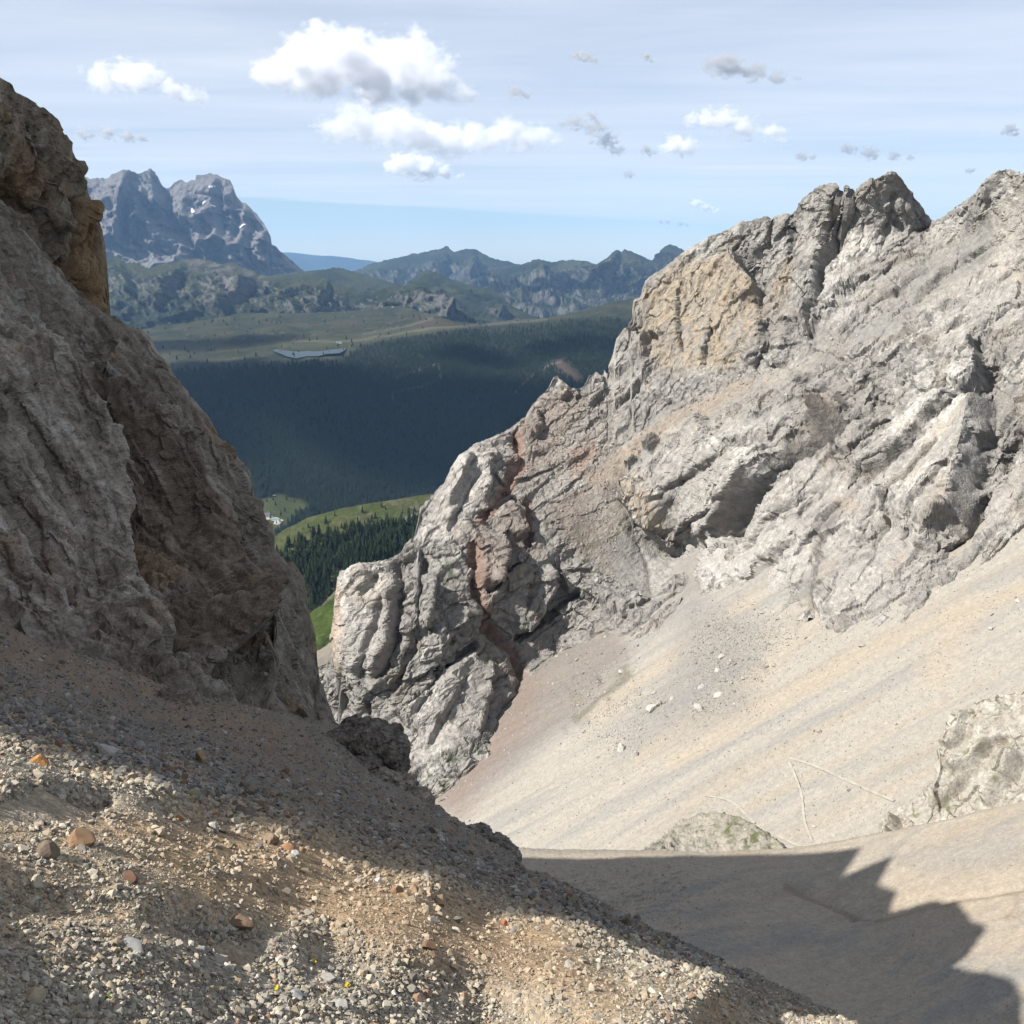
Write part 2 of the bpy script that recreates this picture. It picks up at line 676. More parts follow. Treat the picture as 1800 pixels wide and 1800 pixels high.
for pts, w in (([(1800, 1035), (1560, 1130), (1380, 1225), (1180, 1340)], 14), ([(1440, 1090), (1330, 1190), (1200, 1270), (1120, 1330)], 10), ([(1330, 1060), (1240, 1110), (1150, 1180), (1050, 1260)], 12), ([(1700, 1080), (1640, 1180)], 26)):
    c = mixc(c, [0.56, 0.42, 0.25], 0.6 * line_mask(wu, wv, pts, w, w))
c = mixc(c, [0.55, 0.46, 0.33], 0.8 * line_mask(wu * 0.5 + u * 0.5, wv * 0.5 + v * 0.5, [(1430, 1080), (1400, 1110), (1350, 1160)], 13, 6))
c = mixc(c, [0.30, 0.29, 0.275], 0.6 * poly_mask(wu, wv, [(1180, 1010), (1240, 980), (1250, 1060), (1340, 1090), (1310, 1250), (1080, 1330), (1180, 1190)], 30))
c = mixc(c, [0.29, 0.235, 0.20], 0.85 * poly_mask(wu, wv, [(760, 1420), (850, 1300), (900, 1200), (960, 1130), (1090, 1100), (1110, 1150), (1000, 1270), (900, 1360), (800, 1430)], 24))
c = mixc(c, [0.34, 0.20, 0.145], 0.55 * line_mask(wu, wv, [(790, 1400), (850, 1330), (905, 1260), (925, 1190)], 22, 22))
c = mixc(c, [0.23, 0.20, 0.12], 0.8 * line_mask(wu, wv, [(1100, 1180), (1060, 1225), (1020, 1265)], 9, 9))
c = mixc(c, [0.31, 0.28, 0.16], 0.5 * smooth(fbm(P / 9.0, 3, seed=53), 0.25, 0.5) * poly_mask(u, v, [(930, 1100), (1080, 1110), (1060, 1260), (900, 1290)], 30))
c *= (1 + 0.10 * fbm(P / 1.0, 2, 0.7, seed=55))[:, None]
scree = tag(grid_mesh('scree_slope', A.P, np.clip(mixc(c, c.mean(1)[:, None] * np.array([1.04, 1.0, 0.925]), 0.5 + 0 * u) * 0.83, 0.02, 0.8), M_scree), 'wide sunlit scree slope with ochre and grey streaks below the crags', 'scree slope', kind='structure')
LAND_SCREE = A

# the near bench of the basin floor, half of it in the shadow of the ridge on the left
fl_top = [(700, 1470), (860, 1487), (890, 1499), (1000, 1503), (1130, 1502), (1260, 1502), (1390, 1493), (1480, 1478), (1560, 1462), (1640, 1448), (1720, 1425), (1800, 1403), (2050, 1330)]
fl_marks = [(700, 1475, 198), (900, 1500, 190), (1390, 1495, 176), (1600, 1455, 168), (1800, 1403, 160), (1250, 1700, 132), (1800, 1800, 106), (1500, 1650, 140), (900, 1700, 138), (1600, 1560, 148), (2050, 1500, 130), (700, 1900, 95)]
B = Land(fl_top, [(650, 1900), (2050, 1900)], fl_marks, 780, 1920, 3.0, back=(70, 48, 16), jag=1.4)
P, N, u, v = B.flat
n1 = fbm(P / (40, 14, 40), 4, seed=61)
n2 = fbm(np.stack([P[:, 0] / 20 + P[:, 1] / 40, P[:, 1] / 4.0 - P[:, 0] / 9.0, 0 * u], -1), 4, 0.55, seed=63)
off = 1.2 * n1 + 0.25 * n2 + 0.10 * fbm(P / 0.7, 3, 0.7, seed=65)
off += strokes(u, v, [('groove', [(1380, 1560), (1450, 1585), (1500, 1610)], 9, 0.5), ('groove', [(1800, 1560), (1700, 1575), (1590, 1600), (1450, 1620)], 5, 0.35), ('ridge', [(1180, 1560), (1320, 1540), (1430, 1555)], 22, 0.6)])
B.displace(off, np.array([0, 0, 1.0]))
wu, wv = u + 22 * n2, v + 16 * n1
c = mixc([0.48, 0.405, 0.305], [0.36, 0.34, 0.305], smooth(n1 * 0.7 + n2 * 0.6, -0.02, 0.32))
c = mixc(c, [0.50, 0.38, 0.24], 0.45 * smooth(n2 - 0.3 * n1, 0.1, 0.4))
c = mixc(c, [0.35, 0.33, 0.30], 0.6 * poly_mask(wu, wv, [(1560, 1500), (1800, 1455), (1800, 1520), (1640, 1545)], 25))
c = mixc(c, [0.52, 0.41, 0.28], 0.6 * poly_mask(wu, wv, [(1590, 1530), (1800, 1520), (1800, 1700), (1620, 1680), (1560, 1600)], 30))
c = mixc(c, [0.31, 0.235, 0.155], 0.75 * line_mask(wu * .4 + u * .6, wv * .4 + v * .6, [(1380, 1560), (1450, 1588), (1510, 1612), (1530, 1620)], 4, 4))
c = mixc(c, [0.33, 0.245, 0.15], 0.6 * line_mask(wu * .4 + u * .6, wv * .4 + v * .6, [(1800, 1563), (1700, 1578), (1610, 1600), (1540, 1622)], 3.5, 3))
c = mixc(c, [0.33, 0.25, 0.16], 0.5 * line_mask(wu, wv, [(1790, 1570), (1778, 1610), (1768, 1626), (1800, 1612)], 4, 4))
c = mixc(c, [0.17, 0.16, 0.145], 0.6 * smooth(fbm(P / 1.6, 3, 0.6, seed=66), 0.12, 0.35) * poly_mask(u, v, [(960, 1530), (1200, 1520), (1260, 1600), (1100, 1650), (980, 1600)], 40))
c *= (1 + 0.12 * fbm(P / 0.8, 2, 0.7, seed=67))[:, None]
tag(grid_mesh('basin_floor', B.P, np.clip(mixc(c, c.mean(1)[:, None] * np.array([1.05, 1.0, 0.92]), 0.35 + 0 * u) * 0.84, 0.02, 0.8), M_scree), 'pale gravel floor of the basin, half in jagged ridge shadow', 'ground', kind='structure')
LAND_FLOOR = B

# ------------------------------------------------------------------ the sunlit massif across the basin
SKY_R = [(538, 1190), (556, 1172), (575, 1165), (589, 1150), (594, 1130), (596, 1035), (601, 1010), (625, 1001), (660, 990), (690, 978), (703, 971), (727, 938), (733, 918), (738, 892), (756, 871), (782, 850), (787, 836),
         (800, 818), (836, 782), (871, 769), (893, 756), (924, 733), (938, 707), (964, 680), (972, 662), (980, 657), (990, 672), (1013, 684), (1027, 676), (1036, 658), (1049, 653), (1056, 660), (1062, 648), (1067, 656),
         (1076, 631), (1084, 600), (1093, 582), (1111, 560), (1116, 530), (1128, 524), (1130, 515), (1138, 494), (1178, 463), (1209, 441), (1227, 428), (1262, 410), (1302, 392), (1347, 379), (1356, 384), (1378, 379),
         (1391, 374), (1400, 370), (1413, 348), (1436, 330), (1452, 324), (1467, 323), (1475, 332), (1480, 342), (1487, 327), (1493, 331), (1498, 341), (1504, 338), (1511, 332), (1533, 317), (1560, 305), (1571, 303), (1582, 308),
         (1596, 330), (1614, 355), (1624, 372), (1636, 389), (1645, 388), (1658, 379), (1676, 366), (1711, 343), (1747, 308), (1758, 297), (1769, 295), (1785, 302), (1800, 306), (1860, 250), (1960, 240), (2050, 180)]
BOT_R = [(538, 1420), (700, 1500), (790, 1480), (868, 1370), (950, 1240), (1000, 1200), (1130, 1170), (1205, 1060), (1236, 1110), (1330, 1120), (1428, 1080), (1475, 1160), (1600, 1115), (1668, 1060), (1800, 1015), (2050, 950)]
marks = [(u_, v_, float(SCREE(np.array(u_), np.array(v_)))) for u_, v_ in
         [(780, 1405), (868, 1298), (950, 1165), (1130, 1095), (1205, 982), (1236, 1042), (1330, 1053), (1475, 1090), (1600, 1045), (1700, 975), (1800, 945)]]
marks += [(560, 1350, 340), (600, 1280, 345), (700, 1380, 312), (600, 1010, 372), (740, 890, 386), (800, 815, 400), (900, 750, 425), (980, 660, 440), (1070, 650, 448), (1115, 540, 462), (1140, 495, 465), (1215, 440, 466),
          (1290, 397, 460), (1390, 378, 446), (1436, 332, 432), (1571, 305, 412), (1634, 392, 420), (1700, 350, 398), (1769, 297, 378), (1960, 240, 360), (1200, 640, 430), (1350, 660, 398), (1500, 620, 372), (1700, 600, 338),
          (1300, 830, 365), (1500, 860, 322), (1700, 800, 300), (1000, 880, 395), (900, 1000, 372), (760, 1080, 352), (660, 1120, 350), (1100, 800, 408), (1150, 880, 388)]
R = Land(SKY_R, BOT_R, marks, 538, 1880, 1.85, back=(90, 150, 22), jag=2.6)
P, N, u, v = R.flat
e1 = np.array([0.80, 0.455, 0.39]); e1 /= np.linalg.norm(e1)
e2 = np.cross(e1, [0, 0, 1.0]); e2 /= np.linalg.norm(e2)
e3 = np.cross(e1, e2)
Q = np.stack([P @ e1 / 3.2, P @ e2, P @ e3], -1)                   # stretched along the dip of the slabs
wob = fbm(P / 14.0, 3, seed=71)
wob2 = fbm(P / 9.0, 3, seed=72)
uw, vw = u + 7 * wob, v + 7 * wob2
# smooth debris between the crags
deb = np.maximum.reduce([
    poly_mask(uw, vw, [(1560, 555), (1600, 590), (1480, 620), (1380, 680), (1290, 735), (1180, 790), (1060, 880), (1020, 840), (1180, 720), (1300, 680), (1400, 640)], 14),
    poly_mask(uw, vw, [(960, 880), (1080, 850), (1120, 930), (1200, 978), (1185, 1010), (1150, 1060), (1060, 1010), (990, 940)], 14),
    0.3 * poly_mask(uw, vw, [(900, 760), (960, 690), (1060, 700), (1120, 740), (1040, 840), (930, 860)], 14),
    poly_mask(uw, vw, [(1415, 1000), (1436, 985), (1440, 1080), (1400, 1060)], 8),
    0.7 * poly_mask(uw, vw, [(1640, 440), (1800, 330), (1800, 430), (1640, 540), (1560, 570)], 18),
    0.75 * poly_mask(uw, vw, [(1600, 860), (1640, 800), (1760, 690), (1800, 640), (1800, 690), (1700, 800)], 10)])
SLABS = [[(1095, 850), (1250, 742), (1330, 760), (1440, 740), (1364, 801), (1290, 900), (1215, 955), (1130, 915)], [(1240, 1000), (1290, 940), (1380, 850), (1440, 800), (1500, 845), (1431, 930), (1430, 1000), (1330, 1053), (1240, 1045)],
         [(1445, 1000), (1510, 850), (1620, 770), (1715, 700), (1728, 760), (1690, 900), (1640, 980), (1600, 1040), (1475, 1085)], [(1500, 830), (1560, 740), (1640, 680), (1715, 620), (1715, 690), (1620, 755)], [(1510, 345), (1570, 310), (1610, 370), (1620, 400), (1560, 440), (1470, 500), (1470, 440)],
         [(1405, 380), (1435, 335), (1465, 335), (1455, 420), (1440, 460), (1400, 460)], [(725, 1240), (780, 1180), (838, 1140), (860, 1160), (850, 1240), (830, 1300), (760, 1360), (710, 1320)], [(600, 1020), (690, 990), (690, 1120), (650, 1200), (610, 1200)], [(740, 920), (800, 830), (860, 790), (850, 870), (790, 950), (720, 965)],
         [(1600, 560), (1800, 420), (1800, 560), (1660, 620)], [(1740, 860), (1800, 780), (1800, 930), (1720, 945)]]
MST = [
    ('step', [(1484, 728), (1440, 765), (1364, 801), (1320, 858), (1280, 930), (1222, 968)], 10, 8.5, 170),       # slab over the dark gully
    ('groove', [(1450, 768), (1380, 812), (1330, 868), (1285, 935)], 10, 6.5),
    ('step', [(1742, 700), (1735, 760), (1715, 840), (1690, 925), (1640, 985)], 10, 10, 180),                   # next slab to its right
    ('groove', [(1785, 760), (1750, 828), (1724, 890), (1695, 950)], 10, 7),
    ('step', [(1720, 694), (1627, 757), (1551, 806), (1507, 841)], 4, 4.0, 60),
    ('groove', [(1720, 694), (1627, 757), (1551, 806), (1490, 850)], 4, 2.2),
    ('groove', [(1431, 930), (1390, 965), (1338, 988), (1310, 1020), (1293, 1045)], 4, 2.2),
    ('step', [(1431, 930), (1338, 988), (1293, 1045)], 4, 3.0, 60),
    ('groove', [(1633, 395), (1600, 425), (1569, 441), (1500, 490), (1444, 520)], 4, 2.5),
    ('groove', [(1497, 335), (1480, 390), (1462, 437), (1446, 470), (1425, 530), (1418, 579)], 6, 11.0),
    ('step', [(1497, 340), (1480, 390), (1455, 450), (1425, 530)], 5, 4.5, 70),
    ('groove', [(1477, 338), (1466, 380), (1452, 425)], 5, 9.0),
    ('groove', [(1391, 376), (1394, 420), (1390, 470)], 4, 3.0),
    ('groove', [(1354, 384), (1350, 430), (1335, 450)], 5, 4.0),
    ('step', [(1289, 437), (1310, 470), (1330, 500), (1333, 530)], 6, 7, 70),
    ('groove', [(1330, 480), (1333, 530)], 9, 6),
    ('step', [(1098, 575), (1120, 590), (1140, 590), (1136, 640)], 6, 6, 45),
    ('groove', [(1385, 560), (1405, 562)], 7, 4),
    ('step', [(1430, 520), (1432, 560), (1425, 585)], 5, 5, 40),
    ('step', [(1605, 330), (1600, 370), (1618, 400)], 6, 3.0, 40),
    ('groove', [(1570, 345), (1565, 385), (1590, 410)], 4, 2.0),
    ('groove', [(1560, 400), (1552, 430)], 5, 2.0),
    ('step', [(1714, 600), (1728, 640), (1724, 668), (1690, 700)], 6, 7, 70),
    ('groove', [(1748, 620), (1735, 660), (1720, 690)], 6, 4),
    ('step', [(1249, 735), (1190, 765), (1147, 795), (1089, 850)][::-1], 6, 7, 90),                            # upper lip of the big slab
    ('step', [(1200, 976), (1150, 948), (1120, 915), (1088, 868), (1089, 845)], 6, 8, 120),                     # its left lip over the gully
    ('step', [(1240, 1050), (1232, 1020), (1240, 985), (1270, 940)], 5, 6, 90),
    ('groove', [(1436, 975), (1430, 1030), (1432, 1085)], 6, 4.0),
    ('step', [(1440, 1085), (1438, 1040), (1450, 990), (1500, 930)], 6, 4.0, 80),
    ('step', [(1560, 870), (1560, 930), (1530, 960)], 6, 3.5, 60),
    ('step', [(1690, 930), (1650, 955), (1632, 980)], 5, 3, 50),
    ('step', [(1480, 690), (1486, 720), (1450, 755)], 7, 6, 60),
    ('groove', [(1290, 790), (1320, 800), (1364, 790), (1400, 770), (1450, 760)], 7, 4.0),
    ('step', [(1168, 760), (1168, 790), (1150, 812)], 5, 5, 30),
    ('step', [(1130, 790), (1128, 820), (1108, 838)], 4, 4, 30),
    ('groove', [(1720, 610), (1580, 690), (1480, 740)], 5, 1.8),
    ('groove', [(1640, 560), (1560, 640), (1500, 660)], 5, 2.0),
    ('step', [(1380, 600), (1376, 640), (1350, 650)], 6, 4, 40),
    ('step', [(1342, 560), (1345, 620), (1320, 650)], 7, 5, 45),
    ('groove', [(1550, 740), (1500, 790), (1440, 850), (1400, 900)], 5, 1.6),
    ('groove', [(1800, 430), (1700, 500), (1600, 560)], 6, 1.8),
    # long joints running down the slabs
    ('groove', [(1800, 470), (1690, 530), (1560, 600)], 3.2, 1.7), ('step', [(1800, 470), (1690, 530), (1560, 600)], 3.0, 1.7, 40),
    ('groove', [(1800, 525), (1710, 590), (1640, 640)], 3.2, 1.7), ('step', [(1800, 525), (1710, 590), (1640, 640)], 3.0, 1.7, 40),
    ('groove', [(1700, 560), (1600, 620), (1500, 690)], 3.2, 1.7), ('step', [(1700, 560), (1600, 620), (1500, 690)], 3.0, 1.7, 40),
    ('groove', [(1665, 800), (1590, 860), (1520, 930)], 3.2, 1.7), ('step', [(1665, 800), (1590, 860), (1520, 930)], 3.0, 1.7, 40),
    ('groove', [(1605, 860), (1550, 910), (1500, 965)], 3.2, 1.7), ('step', [(1605, 860), (1550, 910), (1500, 965)], 3.0, 1.7, 40),
    ('groove', [(1690, 845), (1640, 890), (1590, 955)], 3.2, 1.7), ('step', [(1690, 845), (1640, 890), (1590, 955)], 3.0, 1.7, 40),
    ('groove', [(1485, 880), (1430, 930), (1380, 992)], 3.2, 1.7), ('step', [(1485, 880), (1430, 930), (1380, 992)], 3.0, 1.7, 40),
    ('groove', [(1345, 850), (1280, 890), (1200, 930)], 3.2, 1.7), ('step', [(1345, 850), (1280, 890), (1200, 930)], 3.0, 1.7, 40),
    ('groove', [(1300, 800), (1220, 840), (1150, 880)], 3.2, 1.7), ('step', [(1300, 800), (1220, 840), (1150, 880)], 3.0, 1.7, 40),
    ('groove', [(1420, 860), (1350, 920), (1290, 985)], 3.2, 1.7), ('step', [(1420, 860), (1350, 920), (1290, 985)], 3.0, 1.7, 40),
    ('groove', [(1560, 450), (1500, 500), (1430, 560)], 3.2, 1.7), ('step', [(1560, 450), (1500, 500), (1430, 560)], 3.0, 1.7, 40),
    ('groove', [(1640, 470), (1560, 520), (1480, 590)], 3.2, 1.7), ('step', [(1640, 470), (1560, 520), (1480, 590)], 3.0, 1.7, 40),
    ('groove', [(1740, 430), (1680, 470), (1600, 530)], 3.2, 1.7), ('step', [(1740, 430), (1680, 470), (1600, 530)], 3.0, 1.7, 40),
    ('groove', [(1250, 560), (1245, 600), (1240, 640)], 3.2, 1.7), ('step', [(1250, 560), (1245, 600), (1240, 640)], 3.0, 1.7, 40),
    ('groove', [(1200, 500), (1195, 560), (1200, 620)], 3.2, 1.7), ('step', [(1200, 500), (1195, 560), (1200, 620)], 3.0, 1.7, 40),
    ('groove', [(680, 1050), (660, 1120), (640, 1190)], 3.2, 1.7), ('step', [(680, 1050), (660, 1120), (640, 1190)], 3.0, 1.7, 40),
    ('groove', [(820, 1190), (790, 1250), (750, 1310)], 3.2, 1.7), ('step', [(820, 1190), (790, 1250), (750, 1310)], 3.0, 1.7, 40),
    ('groove', [(800, 1160), (760, 1210), (730, 1270)], 3.2, 1.7), ('step', [(800, 1160), (760, 1210), (730, 1270)], 3.0, 1.7, 40),
    ('groove', [(840, 830), (815, 880), (790, 930)], 3.2, 1.7), ('step', [(840, 830), (815, 880), (790, 930)], 3.0, 1.7, 40),
    ('groove', [(1560, 690), (1480, 740), (1400, 800)], 3.2, 1.7), ('step', [(1560, 690), (1480, 740), (1400, 800)], 3.0, 1.7, 40),
    # lower left: buttress, red gully, tilted slabs
    ('groove', [(722, 1240), (755, 1205), (784, 1174), (838, 1134)], 5, 6.0),
    ('step', [(838, 1134), (784, 1174), (722, 1237), (700, 1260)][::-1], 5, 5.0, 70),
    ('groove', [(833, 960), (833, 1037), (856, 1099), (900, 1143), (920, 1190), (900, 1232), (869, 1294)], 8, 4.0),
    ('step', [(915, 870), (926, 900), (932, 945)], 6, 8, 60),
    ('groove', [(905, 870), (925, 915), (935, 950)], 9, 3.5),
    ('step', [(880, 935), (890, 975), (865, 1040)], 6, 7, 60),
    ('groove', [(925, 985), (900, 1010), (862, 1042)], 6, 5.0),
    ('step', [(960, 985), (985, 1030), (940, 1085), (915, 1120)], 6, 6, 60),
    ('groove', [(1015, 1045), (971, 1081), (913, 1121)], 5, 4.5),
    ('groove', [(940, 1010), (918, 1090)], 5, 3.0),
    ('step', [(1130, 1095), (1060, 1060), (1000, 1040), (970, 1000)], 5, 4, 60),
    ('groove', [(748, 985), (738, 1060), (742, 1117)], 6, 4.5),
    ('step', [(768, 1015), (760, 1070), (752, 1110)], 5, 5.5, 35),
    ('groove', [(705, 1000), (700, 1060), (690, 1130), (665, 1190)], 6, 5.0),
    ('step', [(710, 1000), (700, 1060), (690, 1130), (660, 1200)], 5, 5.0, 80),
    ('groove', [(660, 1020), (645, 1050)], 5, 3.0),
    ('groove', [(735, 1117), (700, 1188), (669, 1228), (660, 1250)], 5, 4.0),
    ('step', [(864, 1161), (860, 1228), (838, 1294)], 5, 4.0, 50),
    ('groove', [(770, 1180), (775, 1150), (800, 1125)], 5, 3.0),
    ('groove', [(640, 1240), (655, 1290)], 6, 4),
    ('ridge', [(630, 1010), (622, 1100), (625, 1200)], 26, 6),
    ('step', [(828, 800), (815, 850), (790, 900)], 6, 4.0, 40),
    ('step', [(860, 800), (862, 850), (850, 890)], 5, 3.5, 40),
    ('groove', [(905, 770), (912, 810), (890, 860), (850, 905)], 8, 3.5),
    ('step', [(945, 720), (950, 750), (930, 780)], 6, 4, 40),
    ('step', [(1060, 660), (1058, 700), (1035, 720)], 5, 3.5, 35),
    ('step', [(985, 665), (1000, 690), (985, 705)], 5, 3.5, 30),
    ('groove', [(1090, 878), (1112, 930), (1137, 990), (1145, 1040)], 5, 0.5),
]
off = strokes(uw, vw, MST)
k = 1 - 0.85 * deb
slab = np.maximum.reduce([poly_mask(uw, vw, q_, 14) for q_ in SLABS])
off += k * (3.4 * fbm(P / 46.0, 3, seed=84) + 3.0 * (ridged(Q / 24.0, 3, seed=85) - 0.45))
rowi = np.abs(np.arange(R.P.shape[0]) - (R.nfront - 1)).repeat(R.P.shape[1]).astype(float)
R.displace(off * (0.3 + 0.7 * smooth(rowi, 0, 16)))
R.renormal()
P, N, _, _ = R.flat
Q = np.stack([P @ e1 / 2.3, P @ e2, P @ e3], -1)
fa, _ = facets(Q / 13.0 + wob[:, None] * 0.3, 81, 0.9)
fb, _ = facets(Q / 4.5 + wob2[:, None] * 0.4, 82, 1.1)
fc, _ = facets(P / 2.2 + wob[:, None], 83, 1.1)
el = R.edge_len()
aa = lambda lam: smooth(lam / el, 1.6, 5.0)                        # no detail finer than the surface can carry
rel = 2.5 * fa * aa(13.0) + 1.35 * fb * aa(4.5) + 0.6 * fc * aa(2.2) + 0.4 * fbm(P / 1.2, 3, 0.65, seed=86) * aa(1.6) + 1.1 * (ridged(Q / 6.0, 3, seed=90) - 0.4) * aa(5.0)
rel -= 2.4 * cracks(Q / 11.0 + wob[:, None] * 0.4, 181) * aa(5.0) + 1.3 * cracks(Q / 4.5 + wob2[:, None] * 0.6, 182, 0.06) * aa(3.0) + 0.6 * cracks(P / 2.6, 183, 0.07) * aa(2.2)
n1 = np.cross(e1, [-0.35, -0.6, 0.72]); n1 /= np.linalg.norm(n1)
if n1[0] < 0:
    n1 = -n1
j1, j2 = P @ n1, P @ e1
w1, w2, w3 = fbm(P / 24.0, 3, seed=191), fbm(P / 9.0, 3, seed=192), fbm(P / 30.0, 2, seed=193)
pm = smooth(fbm(P / 13.0, 3, seed=194), -0.15, 0.3)
ter = 2.0 * terrace(j1 + 8 * w1 + 2.0 * w2, 13.0, 0.88) * aa(4.0) * smooth(w3, -0.3, 0.2) + 0.75 * terrace(j1 + 4.5 * w1 + 2.4 * w2, 5.6, 0.82) * aa(3.0) * pm + 0.28 * terrace(j1 + 2.4 * w2, 2.1, 0.7) * aa(2.0) * (1 - pm)
ter += 1.3 * terrace(j2 + 11 * w1 + 3 * w2, 16.0, 0.9) * aa(4.0) * smooth(-w3, -0.2, 0.3) + 0.45 * terrace(j2 + 5 * w2, 5.2, 0.82) * aa(3.0)
off = k * (0.72 * rel * (0.95 - 0.45 * slab) + ter * (1 - 0.4 * slab)) + (1 - k) * (0.8 * fbm(P / 12.0, 3, seed=87) + 0.25 * fbm(P / 1.6, 3, 0.7, seed=88))
# vertical fluting of the ochre wall
wall = poly_mask(uw, vw, [(1128, 530), (1180, 475), (1280, 450), (1335, 520), (1340, 600), (1290, 640), (1180, 655), (1130, 620)], 20)
off = off * (1 - 0.45 * wall) + wall * 1.6 * (ridged(P / (5.0, 5.0, 34.0), 3, seed=89) - 0.4)
R.displace(off * (0.4 + 0.6 * smooth(rowi, 0, 10)))
R.relax()
P, N, _, _ = R.flat
g = fbm(P / 22.0, 4, 0.55, seed=91)
g2 = fbm(Q / 4.0, 4, 0.6, seed=92)
g3 = fbm(P / 1.5, 3, 0.65, seed=93)
c = mixc([0.385, 0.36, 0.325], [0.29, 0.275, 0.255], smooth(g2, 0.0, 0.4) * 0.8)
c = mixc(c, [0.58, 0.555, 0.51], smooth(g + 0.6 * g3, 0.08, 0.45) * 0.8)
c = mixc(c, [0.23, 0.22, 0.205], smooth(fbm(P / 7.0, 4, 0.6, seed=97) - 0.3 * g, 0.12, 0.4) * 0.6)
c = mixc(c, [0.42, 0.345, 0.26], smooth(fbm(P / 15.0, 3, seed=94), 0.1, 0.45) * 0.5)
c = mixc(c, [0.50, 0.395, 0.27], wall * smooth(g + 0.5 * g3, -0.4, 0.1) * 0.85)
c = mixc(c, [0.52, 0.38, 0.22], 0.6 * wall * smooth(fbm(P / (3.5, 3.5, 24.0), 3, seed=95), 0.05, 0.3))
for poly, colr, a in (([(1385, 455), (1410, 470), (1400, 500), (1340, 570), (1320, 600), (1330, 550)], (0.54, 0.40, 0.24), 0.7), ([(1088, 850), (1130, 830), (1165, 900), (1200, 960), (1130, 920)], (0.52, 0.39, 0.24), 0.55),
                      ([(1460, 870), (1500, 880), (1520, 900), (1480, 910)], (0.45, 0.31, 0.18), 0.6), ([(1430, 700), (1480, 700), (1470, 750), (1440, 740)], (0.42, 0.30, 0.19), 0.5),
                      ([(1740, 690), (1800, 690), (1800, 760)], (0.36, 0.27, 0.19), 0.6), ([(596, 1030), (620, 1040), (628, 1160), (610, 1180), (596, 1150)], (0.55, 0.40, 0.27), 0.75),
                      ([(900, 760), (960, 690), (1000, 670), (1030, 720), (980, 790), (930, 830), (890, 870), (850, 900), (880, 840)], (0.36, 0.265, 0.205), 0.6),
                      ([(1000, 800), (1040, 770), (1050, 800), (1010, 840)], (0.46, 0.22, 0.13), 0.85), ([(830, 960), (900, 880), (930, 890), (940, 960), (900, 1040), (840, 1040)], (0.33, 0.235, 0.18), 0.6),
                      ([(790, 850), (830, 800), (880, 780), (860, 850), (800, 930), (740, 950)], (0.45, 0.41, 0.36), 0.5), ([(1650, 900), (1690, 860), (1690, 940), (1640, 960)], (0.36, 0.29, 0.21), 0.5)):
    c = mixc(c, colr, a * poly_mask(uw, vw, poly, 12) * smooth(g3 + g, -0.5, 0.1))
for pts, w, colr, a in (([(912, 770), (910, 830), (880, 870), (845, 915)], 8, (0.44, 0.225, 0.14), 0.9), ([(833, 960), (838, 1040), (860, 1100), (905, 1150), (922, 1195), (905, 1240), (880, 1290)], 9, (0.40, 0.215, 0.14), 0.8),
                        ([(925, 880), (935, 950)], 10, (0.30, 0.16, 0.105), 0.8)):
    c = mixc(c, colr, a * line_mask(uw, vw, pts, w, w))
c = mixc(c, mixc([0.345, 0.33, 0.30], [0.44, 0.39, 0.31], smooth(g, -0.1, 0.3)), 0.85 * deb * smooth(u, 950, 1010))
c = mixc(c, [0.36, 0.27, 0.215], 0.7 * deb * (1 - smooth(u, 1000, 1100)))
c = mixc(c, [0.45, 0.33, 0.22], 0.6 * deb * poly_mask(uw, vw, [(1000, 850), (1180, 720), (1300, 660), (1330, 690), (1200, 760), (1060, 860)], 15))
c = mixc(c, [0.52, 0.495, 0.45], 0.95 * poly_mask(uw, vw, [(1098, 872), (1135, 925), (1205, 975), (1190, 1010), (1155, 1050), (1125, 960)], 10))
grass = smooth(fbm(P / 5.0, 4, 0.6, seed=96) + 0.25 * g, 0.12, 0.32) * R.slope().ravel() ** 0.5
gz = np.maximum.reduce([poly_mask(uw, vw, [(720, 1360), (790, 1320), (850, 1300), (830, 1360), (780, 1410), (725, 1400)], 16), 0.7 * poly_mask(uw, vw, [(740, 980), (830, 970), (840, 1060), (860, 1120), (800, 1120), (750, 1060)], 14),
                        0.5 * poly_mask(uw, vw, [(540, 1160), (600, 1160), (620, 1300), (560, 1330)], 14), 0.5 * poly_mask(uw, vw, [(930, 890), (1000, 880), (1060, 1010), (960, 960)], 14)])
c = mixc(c, [0.105, 0.135, 0.045], np.clip(grass * gz * 1.3, 0, 0.9))
c = mixc(c, c * 1.25, slab)
c = mixc(c, [0.60, 0.57, 0.52], 0.55 * poly_mask(uw, vw, [(1240, 960), (1300, 940), (1420, 930), (1430, 1000), (1330, 1053), (1245, 1050)], 20))
c *= (1 + 0.22 * g3)[:, None]
tag(grid_mesh('mountain', R.P, np.clip(mixc(c, c.mean(1)[:, None] * np.array([1.03, 1.0, 0.955]), 0.3 + 0 * u) * 0.77, 0.02, 0.75), M_rock, False), 'sunlit grey limestone massif with twin towers and tilted slabs above the scree', 'mountain', kind='structure')
LAND_MASSIF = R

